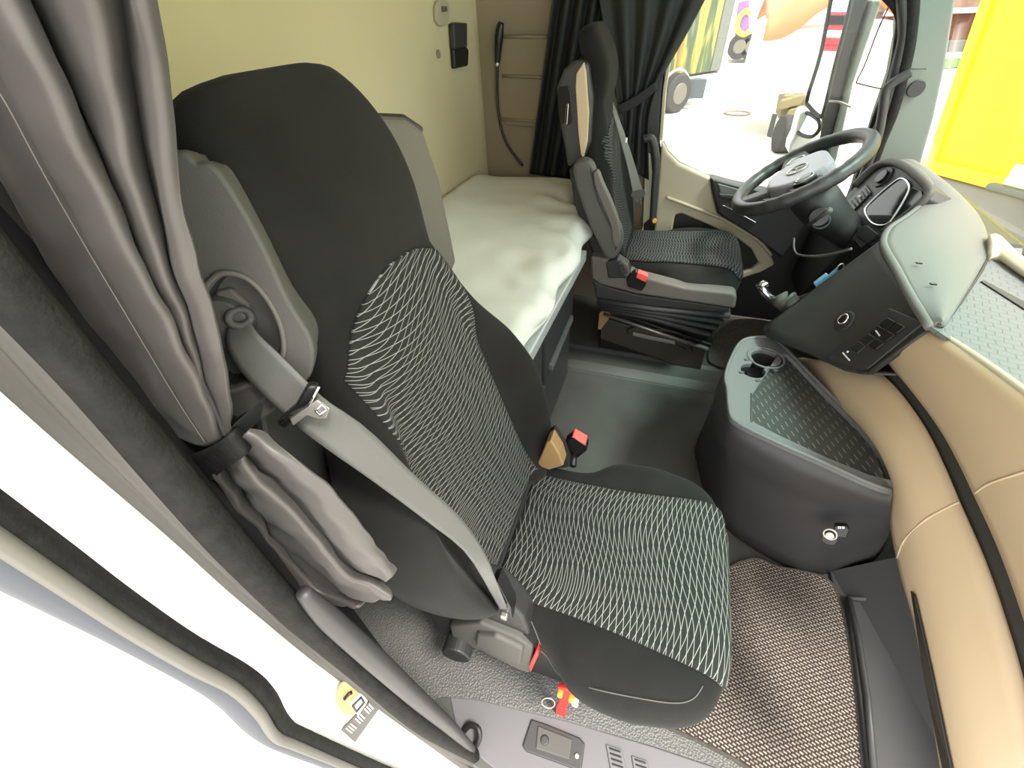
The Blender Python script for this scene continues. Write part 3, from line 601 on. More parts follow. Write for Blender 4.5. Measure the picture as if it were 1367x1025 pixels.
# ------------------------------------------------------------------ things on the back wall
R = lambda x, y, d=-.95: AX(x, y, d)
tg_ = thing('reading_lamp', R(609, 60), 'black two-part reading lamp on the cream back wall', 'reading lamp')  # wall-mounted reading lamp in two parts, unlit
prism('upper_cover', [R(x, y, -.948) for x, y in ((598, 32), (601, 30), (617, 31), (617, 63), (600, 66))], (.025, 0, 0), dplas2, tg_, bevel=.006)
prism('lower_cover', [R(x, y, -.948) for x, y in ((600, 64), (617, 62), (621, 66), (620, 88), (602, 92))], (.02, 0, 0), blk, tg_, bevel=.008)
cp_ = thing('coat_hook', R(588, 15), 'small beige hook plate above the black reading lamp', 'hook')
prism('plate', [R(p.x, p.y, -.948) for p in cr([v2(580, 2), v2(592, 0), v2(597, 8), v2(595, 30), v2(586, 35), v2(579, 26)], 24, True)], (.012, 0, 0), tan2, cp_, bevel=.004)
obox('hook', R(593, 12, -.93), (.008, 0, 0), (0, .012, 0), (0, 0, .008), brown, cp_)
bn = cyl('wall_button', R(584, 72, -.95), (1, 0, 0), .014, .008, beige); tag(bn, 'small round button on back wall left of the reading lamp', 'button')
cb = thing('cable', AY(666, 110, 2.27), 'black cable running down the beige corner panel to the bunk', 'cable')
tube('wire', [AY(x, y, 2.262) for x, y in ((664, 82), (664, 130), (668, 165), (676, 190), (688, 208), (698, 221))], .006, blk, cb, res=30)
tube('plug', [AY(x, y, 2.262) for x, y in ((669, 30), (666, 50), (664, 85))], [.012, .020, .011], blk, cb, res=12)
tube('cable_clip', [AY(663, 85, 2.255), AY(665, 87, 2.255)], .008, offw, cb, n=8)
# ------------------------------------------------------------------ dashboard
db = thing('dashboard', (.75, 1.2, 0), 'wraparound dashboard with grey-green top and tan front in front of both seats', 'dashboard')
topP = [AZ(1245, 432, .875), AZ(1221, 395, .877), AZ(1200, 357, .88), AZ(1185, 331, .88), AZ(1182, 318, .88), AZ(1190, 302, .88), AZ(1215, 285, .885), AZ(1240, 264, .89), AZ(1246, 250, .90), AZ(1238, 236, .91), AZ(1218, 220, .915), AZ(1200, 213, .915)]
backP = [AZ(1232, 222, .90), AZ(1290, 268, .88), AZ(1312, 296, .877), AZ(1320, 325, .875), AZ(1314, 350, .875), AZ(1262, 436, .875)]
n = 48
ra = cr(topP, n); rb = cr(list(reversed(backP)), n)
tops = strip('top_cover', ra, rb, dtop, db, 0, .0, 14, lambda u, v: V((0, 0, .012*math.sin(math.pi*v))))
s_ = tops.modifiers.new('s', 'SOLIDIFY'); s_.thickness = .012; s_.offset = -1 if tops.data.polygons[0].normal.z > 0 else 1
tube('top_edge', [p+V((0, 0, -.008)) for p in ra], .010, dtop, db, n=10)
for x, y in ((1227, 351), (1246, 379)): obox('screw_hole', AZ(x, y, .8945), (.006, 0, 0), (0, .003, 0), (0, 0, .0015), blk, tops, bevel=0)
# flank facing the passenger, with the button block
C1, C2 = AZ(1247, 434, .868), AY(1158, 498, 1.0)
TF = [C1, AZ(1236, 420, .870), AZ(1221, 396, .872), AZ(1200, 358, .874), AZ(1186, 332, .875), AZ(1180, 319, .874)]
K2 = AZ(1020, 436, .585)
BF = [C2, AY(1148, 497, 1.02), AZ(1128, 493, .675), AZ(1080, 471, .64), AZ(1024, 449, .59), K2]
fl = strip('flank', TF, BF, dface, db, 30, 0, 10)
FL = lambda x, y, d=0: hit(fl, x, y, d)
nF = hitn(fl, 1150, 440)
s_ = fl.modifiers.new('s', 'SOLIDIFY'); s_.thickness = .012; s_.offset = -1 if fl.data.polygons[100].normal.dot(nF) > 0 else 1
strip('flank_side', [C1, C1.lerp(C2, .5), C2], [C1+V((.012, .005, -.004)), C1.lerp(C2, .5)+V((.02, .02, 0)), C2+V((.02, .02, 0))], dface, db, 0, .008, 2)
strip('flank_edge', [TF[-1], TF[-1].lerp(K2, .5), K2], [TF[-1]+V((.16, .06, -.02)), TF[-1].lerp(K2, .5)+V((.22, .08, 0)), K2+V((.28, .10, 0))], dplas, db, 0, .008, 2)
strip('flank_floor', BF, [p+V((.26, .03, .02)) for p in BF], dplas, db, 0, .008, 2)
cyl('knob_dish', FL(1127, 429), nF, .030, .004, dplas, fl, r2=.026); ringt('knob_ring', FL(1128, 428, .008), nF, .0135, .003, chrome, fl); cyl('knob', FL(1128, 428, .002), nF, .012, .008, blk, fl)
sw = prism('switch_block', [FL(x, y) for x, y in ((1107, 482), (1112, 472), (1190, 412), (1236, 432), (1160, 494), (1152, 495))], nF*.007, dplas, fl, bevel=.004)
for i in range(4):
    for j in range(2):
        a = .10+.21*i; b = .18+.36*j
        def bl_(u, v):
            p = V((1130, 470, 0)).lerp(V((1192, 420, 0)), u); q = V((1160, 488, 0)).lerp(V((1228, 437, 0)), u); r = p.lerp(q, v); return FL(r.x, r.y, .011)
        if i == 0 and j == 1: continue
        prism('switch', [bl_(a, b), bl_(a+.185, b), bl_(a+.185, b+.32), bl_(a, b+.32)], nF*.006, blk, sw, bevel=.002)
prism('switch_mark', [FL(x, y, .019) for x, y in ((1132, 474), (1134, 473), (1144, 483), (1142, 484))], nF*.0006, offw, sw, bevel=0)
prism('switch_mark', [FL(x, y, .019) for x, y in ((1138, 473), (1140, 471), (1142, 472), (1140, 474))], nF*.0006, offw, sw, bevel=0)
prism('switch_mark', [FL(x, y, .019) for x, y in ((1178, 445), (1180, 444), (1186, 451), (1184, 452))], nF*.0006, offw, sw, bevel=0)
# tan fascia in front of the passenger
nD = V((.985, .14, .07)).normalized(); oD = V((.578, 1.0, .855))
DP = lambda x, y, d=0: PL(x, y, oD+nD*d, nD)
Lp = [(1241, 438), (1300, 476), (1367, 524), (1450, 590), (1560, 690), (1700, 830)]
S1 = [(1183, 474), (1219, 514), (1259, 566), (1286, 612), (1308, 657), (1342, 730), (1372, 810), (1400, 900), (1420, 1000), (1430, 1080)]
S2 = [(1162, 486), (1200, 521), (1236, 571), (1263, 625), (1283, 672), (1315, 745), (1340, 816), (1367, 907), (1385, 1000), (1395, 1080)]
E_ = [(1066, 478), (1112, 530), (1153, 568), (1181, 605), (1199, 650), (1195, 695), (1209, 766), (1228, 832), (1252, 952), (1266, 1040)]
cv = lambda L, n=50, d=0: [DP(p.x, p.y, d) for p in cr([v2(*q) for q in L], n)]
e0, s1, s2, lp = cv(E_, d=-.03), cv(S1), cv(S2), cv(Lp)
lb = lambda h: (lambda u, v: -nD*h*math.sin(math.pi*v))
s2a = [p for p in s2]
lpn = strip('lower_panel', e0, s2, tan, db, 0, .02, 8, lb(.025))
strip('dark_band', [p+nD*.006 for p in s2], [p+nD*.006 for p in s1], dface, db, 0, .012, 4)
upn = strip('upper_panel', s1, lp, tan, db, 0, .02, 8, lb(.02))
tube('front_lip', [p-nD*.002+V((0, 0, .002)) for p in lp], .008, tan2, db, n=8)
tube('panel_seam', [hit(lpn, x, y, .010) for x, y in ((1206, 745), (1215, 722), (1240, 695), (1270, 678), (1283, 672))], .0022, tan, db, n=6, res=20)
tube('panel_seam', [hit(upn, x, y, .010) for x, y in ((1312, 658), (1330, 646), (1367, 634), (1420, 620))], .0022, tan, db, n=6, res=20)
prism('panel_gap', [hit(lpn, x, y, .012) for x, y in ((1228, 790), (1233, 796), (1257, 900), (1286, 1040), (1275, 1040), (1247, 905))], -nD*.004, blk, db, bevel=.001)
# tray on top with its mat
tr = [(1243, 436), (1258, 432), (1318, 344), (1345, 352), (1367, 364), (1480, 440), (1560, 690), (1450, 590), (1367, 522), (1300, 474)]
prism('tray', [AZ(x, y, .868) for x, y in tr], (0, 0, -.008), tread, db, bevel=0)
prism('tray_slot', [AZ(x, y, .871) for x, y in ((1309, 375), (1313, 373), (1372, 404), (1420, 430), (1420, 438), (1367, 412))], (0, 0, -.01), blk, db, bevel=.002)
strip('rear_lip', [AZ(x, y, .872) for x, y in ((1318, 347), (1332, 346), (1355, 362), (1400, 392), (1480, 444))], [AZ(x, y, .882) for x, y in ((1318, 318), (1330, 318), (1352, 340), (1400, 375), (1480, 425))], tan2, db, 20, .02, 4, lambda u, v: V((0, 0, .006*math.sin(math.pi*v))))
tube('tray_edge', [AZ(x, y, .872) for x, y in ((1258, 436), (1285, 400), (1310, 362), (1318, 346))], .003, dplas, db, n=6)
box('dash_core', (.80, .55, .70), (1.05, 1.44, .835), blk, db, bevel=.02)
# driver side: lower panels, instrument pod
box('lower_dash', (.80, 1.45, .06), (.95, 2.22, .86), blk, db, bevel=.03)
kp = prism('knee_panel', [AX(x, y, .64) for x, y in ((1035, 300), (1060, 285), (1115, 300), (1140, 320), (1110, 352), (1064, 400), (1058, 380), (1050, 345))], (.16, 0, 0), dplas, db, bevel=.012)
nP = V((-.9, -.12, .38)).normalized(); oP = AZ(1180, 270, .84)
PP = lambda x, y, d=0: PL(x, y, oP+nP*d, nP)
pc = lambda L, n, d=0: [PP(p.x, p.y, d) for p in cr([v2(*q) for q in L], n, True)]
pod = prism('instrument_pod', [PP(x, y) for x, y in ((1122, 268), (1140, 250), (1165, 225), (1186, 217), (1205, 222), (1230, 240), (1244, 252), (1242, 266), (1215, 288), (1180, 312), (1160, 328), (1146, 318), (1134, 296))], -nP*.12, dplas2, db, bevel=.006)
tube('pod_hood', [PP(x, y, .008) for x, y in ((1140, 248), (1165, 224), (1186, 216), (1206, 221), (1228, 238), (1240, 252), (1238, 262), (1214, 284), (1178, 311))], .012, gplas, db, res=40)
cyl('light_dial_base', PP(1180, 237), nP, .034, .006, dplas, pod); cyl('light_dial', PP(1180, 237, .004), nP, .022, .014, blk, pod)
vt = prism('air_vent', [PP(x, y, .002) for x, y in ((1128, 272), (1157, 247), (1164, 257), (1137, 285))], nP*.004, blk, pod, bevel=.002)
for i in range(6):
    t = (i+.5)/6; a = v2(1130, 274).lerp(v2(1157, 250), t); b = v2(1137, 283).lerp(v2(1163, 258), t)
    tube('vent_slat', [PP(a.x, a.y, .007), PP(b.x, b.y, .007)], .0028, gplas, vt, n=6)
obox('vent_tab', PP(1147, 262, .010), (.004, 0, 0), (0, .006, 0), (0, 0, .004), offw, vt)
scr = [(1155, 283), (1160, 272), (1195, 242), (1207, 239), (1214, 248), (1210, 262), (1190, 294), (1177, 301), (1163, 297)]
prism('screen', pc(scr, 30, .002), nP*.003, screenm, pod, bevel=0)
ringo = pc(scr, 40, .006); tube('screen_frame', ringo, .0036, chrome, pod, closed=True, n=8)
prism('side_display', [PP(x, y, .003) for x, y in ((1219, 250), (1232, 256), (1234, 263), (1210, 284), (1196, 296))], nP*.004, screenm, pod, bevel=.002)
prism('lower_frame', [PP(x, y, .012) for x, y in ((1133, 292), (1150, 302), (1166, 318), (1150, 331), (1138, 318))], nP*.004, gplas, pod, bevel=.002)
prism('pod_cup', [PP(x, y, .016) for x, y in ((1144, 303), (1160, 302), (1174, 313), (1160, 326), (1146, 318))], nP*.006, dplas, pod, bevel=.003)
# ------------------------------------------------------------------ steering wheel
sc_, aw = V((.42, 1.86, .91)), math.radians(35)
wu, wv = V((math.cos(aw), 0, math.sin(aw))), V((0, 1, 0)); wn = V((-math.sin(aw), 0, math.cos(aw)))
wp = lambda a, b, d=0: sc_+wu*a+wv*b+wn*d
sw_ = thing('steering_wheel', sc_, 'large black steering wheel with grey hub in front of far seat', 'steering wheel')
rim = []
N = 96
rp = []
for i in range(N):
    a = 2*math.pi*i/N; g = .0225+.0012*math.sin(a*26)*(1 if .25 < (a/math.pi) % 1 < .75 else 0)
    c = wp(math.cos(a)*.2025, math.sin(a)*.2025); rd = (wu*math.cos(a)+wv*math.sin(a))
    rp.append([c+(rd*math.cos(t)+wn*math.sin(t)*1.05)*g for t in [2*math.pi*j/12 for j in range(12)]])
rp.append(rp[0]); loft('rim', rp, wheelm, sw_, cap=False)
hb = prism('hub', [wp(a*1.3, b*1.25, -.035) for a, b in ((-.075, -.03), (-.07, .03), (-.03, .075), (.03, .085), (.07, .06), (.075, 0), (.07, -.06), (.03, -.085), (-.03, -.075))], wn*.05, hubm, sw_, bevel=.014, sm=36)
# star-in-ring emblem on the hub
ringt('emblem_ring', wp(0, 0, .017), wn, .031, .0025, steel, hb)
for k in range(3):
    a = math.pi*2*k/3; tube('emblem_spoke', [wp(0, 0, .017), wp(math.cos(a)*.031, math.sin(a)*.031, .017)], [.003, .001], steel, hb, n=6)
for s in (-1, 1):
    sp1 = prism('spoke', [wp(.04, s*.06, -.03), wp(.055, s*.12, -.02), wp(.045, s*.20, -.01), wp(-.02, s*.20, -.01), wp(-.045, s*.12, -.02), wp(-.04, s*.06, -.03)], wn*.022, dplas2, sw_, bevel=.006)
    pad = prism('button_pad', [wp(.04, s*.075, -.004), wp(.04, s*.125, .002), wp(.0, s*.145, .004), wp(-.03, s*.12, .0), wp(-.03, s*.078, -.004)], wn*.012, hubm if s > 0 else blk, sp1, bevel=.005)
    ringt('button_ring', wp(.008, s*.105, .014), wn, .020, .002, steel, pad, sy=1.3)
    tube('spoke_trim', [wp(-.048, s*.09, -.008), wp(-.03, s*.15, .0), wp(-.02, s*.195, .004)], .004, chrome, sp1, n=8)
prism('spoke', [wp(-.06, -.03, -.03), wp(-.06, .03, -.03), wp(-.20, .022, -.01), wp(-.20, -.022, -.01)], wn*.02, dplas2, sw_, bevel=.006)
# column shroud under it
cs_ = thing('steering_column', wp(0, 0, -.2), 'black steering column shroud with ignition switch below the wheel', 'steering column')
def cring(d, a, b, sh=0): return [wp(math.cos(t)*a+sh, math.sin(t)*b, d) for t in [2*math.pi*j/28 for j in range(28)]]
shr = loft('shroud', [cring(-.04, .045, .05), cring(-.055, .07, .08, .01), cring(-.12, .075, .095, .02), cring(-.20, .07, .09, .04), cring(-.25, .065, .08, .06), cring(-.36, .06, .075, .12)], dplas, cs_)
tube('shroud_trim', [AX(x, y, .40) for x, y in ((1060, 318), (1060, 332), (1066, 340), (1090, 342), (1118, 337), (1136, 332))], .003, gplas, cs_, n=8, res=20)
pI = AY(1096, 295, 1.70); cyl('ignition_barrel', pI+V((0, .05, 0)), (-.2, -1, .25), .030, .055, blk, cs_)
ringt('ignition_ring', pI, (-.2, -1, .25), .024, .004, dplas2, cs_)
tube('indicator_stalk', [AY(1080, 300, 1.66), AY(1098, 287, 1.62), AY(1108, 280, 1.60)], [.006, .007, .010], gplas, cs_, n=10)
# key with its blue tag
ky = thing('key_tag', AY(1104, 376, 1.42), 'blue plastic key tag hanging at the dash edge', 'key tag')
prism('tag', [AY(x, y, 1.42) for x, y in ((1086, 378), (1103, 365), (1112, 373), (1111, 378), (1092, 388))], (0, .008, 0), blu, ky, bevel=.002)
prism('tag_neck', [AY(x, y, 1.421) for x, y in ((1106, 368), (1117, 358), (1120, 362), (1112, 373))], (0, .006, 0), blu, ky, bevel=.001)
ringt('split_ring', AY(1122, 357, 1.42), (.6, -1, .2), .011, .0018, steel, ky)
# lever with ribbed boot
lv = thing('shift_lever', AY(1040, 405, 1.42), 'chrome lever with ribbed rubber boot between dashboard and far seat', 'lever')
ld = (AY(1078, 412, 1.38)-AY(1020, 386, 1.5))
A0 = AY(1020, 388, 1.5); lda = ld.normalized()
tube('shaft', [AY(1017, 381, 1.5), AY(1021, 390, 1.5), AY(1040, 406, 1.46)], .014, chrome, lv, n=14)
tube('lever_head', [AY(1012, 384, 1.5), AY(1019, 379, 1.5), AY(1026, 382, 1.5)], .013, chrome, lv, n=12)
bo = [(1036, 404, .020), (1044, 400, .030), (1046, 408, .022), (1055, 403, .033), (1056, 411, .024), (1064, 405, .034)]
tube('boot', [AY(x, y, 1.46-i*.008) for i, (x, y, r) in enumerate(bo)], [r for *_, r in bo], gplas, lv, n=20)
tube('lever_cable', [AY(1066, 398, 1.45), AY(1085, 392, 1.45), AY(1110, 394, 1.45)], .005, dplas2, lv, res=10, n=8)
# ------------------------------------------------------------------ console with cup holders
cn = thing('centre_console', (.5, 1.05, 0), 'dark console with two cup holders and ribbed tray beside dashboard', 'console')
ct = [(971, 520), (968, 505), (973, 485), (986, 460), (1000, 452), (1025, 451), (1042, 460), (1062, 480), (1112, 531), (1153, 569), (1181, 605), (1197, 645), (1196, 656), (1160, 645), (1100, 618), (1040, 592), (985, 565), (974, 550)]
zc = .55
C3 = [AZ(x, y, zc) for x, y in ct]; cen = sum(C3, V())/len(C3)
ux, uy = V((1, 0, 0)), V((0, 1, 0)); O3 = V((0, 0, zc-.006))
def circ(x, y, r, n=26, a0=0, a1=2*math.pi): c = AZ(x, y, zc); return [(c.x+math.cos(a0+(a1-a0)*i/n)*r, c.y+math.sin(a0+(a1-a0)*i/n)*r) for i in range(n)]
cA, cB = AZ(1022, 478, zc), AZ(1005, 495, zc); rA, rB = .043, .036
hole = []
dv = (cB-cA); L_ = dv.length; ang = math.atan2(dv.y, dv.x)
aa = .55; ab = .60
for i in range(25): t = ang+aa+(2*math.pi-2*aa)*i/24; hole.append((cA.x+math.cos(t)*rA, cA.y+math.sin(t)*rA))
for i in range(25): t = ang+math.pi+ab+(2*math.pi-2*ab)*i/24; hole.append((cB.x+math.cos(t)*rB, cB.y+math.sin(t)*rB))
tray_px = [(1003, 527), (1040, 472), (1052, 474), (1105, 530), (1150, 574), (1178, 610), (1190, 642), (1160, 635), (1100, 610), (1040, 582), (1003, 563)]
trP = [AZ(x, y, zc) for x, y in tray_px]
holes('top_plate', [(p.x, p.y) for p in cr(C3, 60, True)], [hole, [(p.x, p.y) for p in trP]], O3, ux, uy, .012, lblue, cn, .002)
mk('ribbed_mat', [p+V((0, 0, -.012)) for p in trP], [tuple(range(len(trP)))], ribs, cn, smooth=False, solid=.006, off=0)
tube('plate_rim', [p+V((0, 0, .002)) for p in cr(C3, 60, True)], .005, lblue, cn, closed=True, n=8)
loft('cup_well', [[V((x, y, zc-.004)) for x, y in hole], [V((x, y, zc-.075)) for x, y in hole], [V((x, y, zc-.076)).lerp(V((.5*(cA.x+cB.x), .5*(cA.y+cB.y), zc-.076)), .96) for x, y in hole]], dplas, cn, smooth=False, cap=False, solid=.002)
ringt('cup_ring', cA+V((0, 0, .002)), (0, 0, 1), rA+.008, .003, lblue, cn)
for (x, y) in ((997, 480), (1035, 494), (1012, 508), (990, 497)): obox('cup_finger', AZ(x, y, zc+.003), (.006, .003, 0), (-.002, .004, 0), (0, 0, .002), gplas, cn, bevel=.001)
tube('tray_divider', [AZ(1003, 525, zc+.003), AZ(1003, 563, zc+.003)], .002, gplas, cn, n=6)
bq = [(940, 640), (930, 612), (938, 570), (950, 530), (975, 478), (1000, 458), (1025, 452), (1045, 465), (1070, 490), (1120, 545), (1160, 590), (1188, 650), (1202, 700), (1203, 712), (1170, 735), (1100, 765), (1040, 745), (985, 715)]
def crn(L, n=60): return cr([v2(*q) for q in L], n, True)
r0 = [AZ(p.x, p.y, .0) if False else None for p in []]
bot = [V((.300, 1.24, 0)), V((.295, 1.30, 0)), V((.32, 1.42, 0)), V((.36, 1.5, 0)), V((.42, 1.52, 0)), V((.47, 1.53, 0)), V((.52, 1.52, 0)), V((.58, 1.48, 0)), V((.64, 1.42, 0)), V((.76, 1.32, 0)), V((.86, 1.22, 0)), V((.92, 1.12, 0)), V((.86, .99, 0)), V((.78, .93, 0)), V((.66, .87, 0)), V((.55, .88, 0)), V((.40, .96, 0)), V((.33, 1.10, 0))]
tb = cr(C3, 72, True); bb_ = cr(bot, 72, True)
rings = [tb]
for z, f_, o_ in ((.535, .03, .004), (.48, .12, .006), (.42, .24, .010), (.40, .30, .004), (.34, .42, 0), (.2, .66, 0), (.08, .86, 0), (.0, 1.0, 0)):
    rg = []
    for a, b in zip(tb, bb_):
        q = V((a.x+(b.x-a.x)*f_, a.y+(b.y-a.y)*f_, z)); dd = (q-V((cen.x, cen.y, z))).normalized(); rg.append(q+dd*o_)
    rings.append(rg)
loft('console_body', [[V((p.x, p.y, zc-.075)) for p in tb]]+rings[1:] if False else rings[1:], dplas2, cn, cap=False, solid=.008)
nS = V((-.35, -.85, .38)).normalized(); oS = AZ(1108, 713, .33)
S_ = lambda x, y, d=0: PL(x, y, oS+nS*d, nS)
cyl('socket', S_(1108, 713, -.02), nS, .017, .028, dplas, cn); ringt('socket_ring', S_(1108, 713, .008), nS, .014, .003, steel, cn); cyl('socket_core', S_(1108, 713, .0), nS, .010, .010, steel, cn)
lbp = prism('socket_label', [S_(x, y, -.015) for x, y in ((1114, 697), (1130, 697), (1134, 703), (1130, 713), (1118, 712), (1113, 704))], nS*.022, blk, cn, bevel=.003)
for a, b in ((1118.5, 1120), (1120.8, 1122.4), (1123.8, 1125.2), (1125.8, 1127)):
    prism('label_print', [S_(a, 702.5, .008), S_(b, 702.5, .008), S_(b+.3, 705.5, .008), S_(a+.3, 705.5, .008)], nS*.0005, offw, lbp, bevel=0)
# ------------------------------------------------------------------ floor coverings
mp_ = [(985, 751), (1040, 757), (1090, 767), (1108, 777), (1119, 797), (1129, 835), (1140, 910), (1152, 1025), (1158, 1100), (1100, 1110), (1000, 1026), (930, 988), (870, 960), (820, 925), (850, 850)]
fm = prism('floor_mat', [AZ(p.x, p.y, .014) for p in cr([v2(*q) for q in mp_], 60, True)], (0, 0, -.012), basket, bevel=.003)
tag(fm, 'woven basket-pattern floor mat in front of the near seat', 'floor mat')
tube('mat_binding', [AZ(p.x, p.y, .012) for p in cr([v2(*q) for q in mp_], 60, True)], .005, felt, fm, closed=True, n=8)
pm = prism('felt_pad', [AZ(p.x, p.y, .07) for p in cr([v2(*q) for q in ((945, 472), (952, 452), (966, 434), (990, 425), (1030, 430), (1030, 450), (1000, 470), (975, 490), (950, 484))], 36, True)], (0, 0, -.02), felt, bevel=.004)
tag(pm, 'dark brown felt floor pad at the foot of the far seat', 'floor pad')
# vinyl around the near seat and toe board
vn = prism('vinyl_mat', [AZ(x, y, .008) for x, y in ((480, 860), (575, 935), (590, 930), (640, 934), (690, 946), (760, 963), (870, 995), (951, 1022), (1040, 1060), (1100, 1110), (1000, 1000), (850, 900), (760, 820), (600, 780), (460, 800))], (0, 0, -.006), pebble, bevel=.002)
tag(vn, 'pebbled grey vinyl floor beside the seat controls', 'vinyl floor')
tb_ = st(prism('trim_7', [V((.70, .30, .012)), V((.705, .895, .012)), V((.95, 1.02, .012)), V((1.05, .98, .30)), V((1.06, .20, .30)), V((.95, .12, .012))], (0, 0, -.03), dplas2, bevel=.004))
prism('floor_tray', [AZ(x, y, .03) for x, y in ((1131, 795), (1150, 797), (1212, 806), (1235, 850), (1268, 1040), (1160, 1040), (1148, 930))], (0, 0, -.03), dplas2, tb_, bevel=.004)
tube('tray_ridge', [AZ(x, y, .035) for x, y in ((1133, 798), (1160, 800), (1215, 808))], .008, dplas2, tb_, n=8)
tube('tray_ridge', [AZ(x, y, .035) for x, y in ((1133, 798), (1146, 850), (1158, 930), (1168, 1040))], .008, dplas2, tb_, n=8)
st(box('wall_front', (1.06, .12, -.05), (1.12, 2.3, .60), blk, bevel=0))
# ------------------------------------------------------------------ step plate at the door
sl = st(prism('trim_8', [AZ(x, y, .004) for x, y in ((600, 928), (640, 933), (690, 945), (760, 962), (870, 995), (951, 1022), (1200, 1110), (1000, 1200), (700, 1060), (640, 1010), (610, 980))], (0, 0, -.04), sillm, bevel=.004))
cvp = thing('step_cover', AZ(745, 995, .01), 'recessed dark cover plate with screw in the door step', 'cover plate')
prism('recess_frame', [AZ(x, y, .010) for x, y in ((709, 959), (730, 966), (774, 984), (781, 992), (776, 1030), (702, 1003), (697, 995))], (0, 0, -.008), dplas2, cvp, bevel=.004)
prism('cover', [AZ(x, y, .014) for x, y in ((718, 968), (764, 986), (760, 1014), (715, 999))], (0, 0, -.006), gplas, cvp, bevel=.003)
cyl('dimple', AZ(727, 988, .012), (0, 0, 1), .013, .005, dplas2, cvp, r2=.009); cyl('screw', AZ(770, 1009, .009), (0, 0, 1), .006, .005, steel, cvp)
for k, (x0, y0) in enumerate(((813, 997), (847, 1012))):
    vv = thing('floor_vent', AZ(x0, y0, .01), ('slotted vent in the door step, nearer the recessed cover', 'slotted vent in the door step, farther toward the front')[k], 'vent', 'vents in the door step')
    prism('vent_frame', [AZ(x0+a, y0+b, .009) for a, b in ((-4, -4), (17, 3), (26, 40), (4, 40))], (0, 0, -.007), sillm, vv, bevel=.002)
    for i in range(4): prism('slot', [AZ(x0+a+i*1.2, y0+b+i*7, .0115) for a, b in ((0, 0), (15, 5), (16, 8), (1, 3))], (0, 0, -.003), blk, vv, bevel=.001)
hk = tube('strap_loop', [AZ(x, y, z) for x, y, z in ((620, 975, .01), (628, 968, .03), (638, 972, .04), (640, 985, .03), (634, 998, .01))], .007, dplas, res=20); tag(hk, 'dark strap loop at the foot of the near door pillar', 'loop')
# label and stained striker on the painted jamb
ml = thing('type_label', AX(483, 962, -.36), 'grey printed rating label on the white door jamb', 'label')
nJ = (P5[5]-P4[5]).cross(P4[5]-P4[4]).normalized(); nJ = nJ if nJ.x > 0 else -nJ
oJ = PL(480, 950, P4[6]*.5+P5[8]*.5, nJ)
nJ = hitn(jam, 478, 948); cJ = hit(jam, 478, 948, .015)
J = lambda x, y, d=.0: PL(x, y, cJ+nJ*d, nJ)
prism('plate', [J(x, y) for x, y in ((456, 975), (499, 931), (507, 945), (474, 991))], -nJ*.002, gplas, ml, bevel=0)
for i in range(3):
    a = v2(460, 975).lerp(v2(497, 936), i/3+.02); b = v2(470, 983).lerp(v2(503, 944), i/3+.02)
    for j in range(3):
        p = a.lerp(v2(460, 975).lerp(v2(497, 936), i/3+.28), .12+.3*j); q2 = p+(b-a)*.75; r2_ = (v2(497, 936)-v2(460, 975)).normalized()*1.6
        prism('print_bar', [J(p.x, p.y, .0015), J(p.x+r2_.x, p.y+r2_.y, .0015), J(q2.x+r2_.x, q2.y+r2_.y, .0015), J(q2.x, q2.y, .0015)], -nJ*.001, offw, ml, bevel=0)
stq = thing('door_striker', J(470, 935), 'stained metal striker plate above the printed jamb label', 'striker')
prism('stained_plate', [J(p.x, p.y, .001) for p in cr([v2(*q) for q in ((449, 930), (456, 914), (468, 910), (476, 918), (490, 930), (486, 945), (466, 955), (452, 945))], 30, True)], -nJ*.004, woodst, stq, bevel=.001)
prism('striker_plate', [J(x, y, .006) for x, y in ((468, 942), (484, 926), (491, 936), (478, 956))], -nJ*.005, offw, stq, bevel=.001)
tube('striker_loop', [J(x, y, .009) for x, y in ((471, 942), (482, 931), (486, 938), (476, 950))], .0022, dplas, stq, closed=True, n=6)
tube('striker_hole', [J(x, y, .003) for x, y in ((460, 933), (466, 926), (470, 924))], .003, blk, stq, n=6)

for cu_, pts in ((CUS[0], ((722, 868), (722, 890), (745, 905), (790, 918), (850, 931), (900, 938), (925, 932), (938, 915))), (CUS[0], ((690, 800), (700, 812), (712, 835), (722, 860)))):
    tube('stitch_seam', [hit(cu_, x, y, .001) for x, y in pts], .0013, gplas, ps, res=40, n=6)
# ------------------------------------------------------------------ outside
G = -1.1
gr = st(mk('ground', [V((-60, -40, G)), V((120, -40, G)), V((120, 140, G)), V((-60, 140, G))], [(0, 1, 2, 3)], conc, smooth=False, solid=.1))
mh = ringt('manhole_cover', AZ(984, 152, G)+V((0, 0, .01)), (0, 0, 1), .32, .03, beige); tag(mh, 'round manhole rim in the bright yard', 'manhole cover')
def wheel(nm, c, ax, r, wd, parent, hubc, hub=True):
    ax = V(ax).normalized(); o = cyl(nm, V(c)-ax*wd/2, ax, r, wd, tyre, parent, bevel=r*.12)
    if hub: cyl('hub', V(c)-ax*(wd/2+.02), ax, r*.55, .05, hubc, o, bevel=.02); return o
wh_ = M('pale_hub', (.15, .14, .11), .5, .3)
pic1 = M('leaf_print_tarp', (.3, .42, .12), .5)
k = NT('printed_tarp'); tc = k.n('ShaderNodeTexCoord'); mp = k.n('ShaderNodeMapping'); mp.inputs['Scale'].default_value = (1.6, 1.6, .3); k.l(tc.outputs['Object'], mp.inputs[0])
nz = k.n('ShaderNodeTexNoise', i_Scale=1.1, i_Detail=3.0); k.l(mp.outputs[0], nz.inputs['Vector'])
rp = k.n('ShaderNodeValToRGB'); k.l(nz.outputs[0], rp.inputs[0]); k.l(rp.outputs[0], k.b.inputs['Base Color'])
e = rp.color_ramp.elements; e[0].position = .35; e[0].color = (.02, .03, .012, 1); e[1].position = .42; e[1].color = (.25, .14, .015, 1)
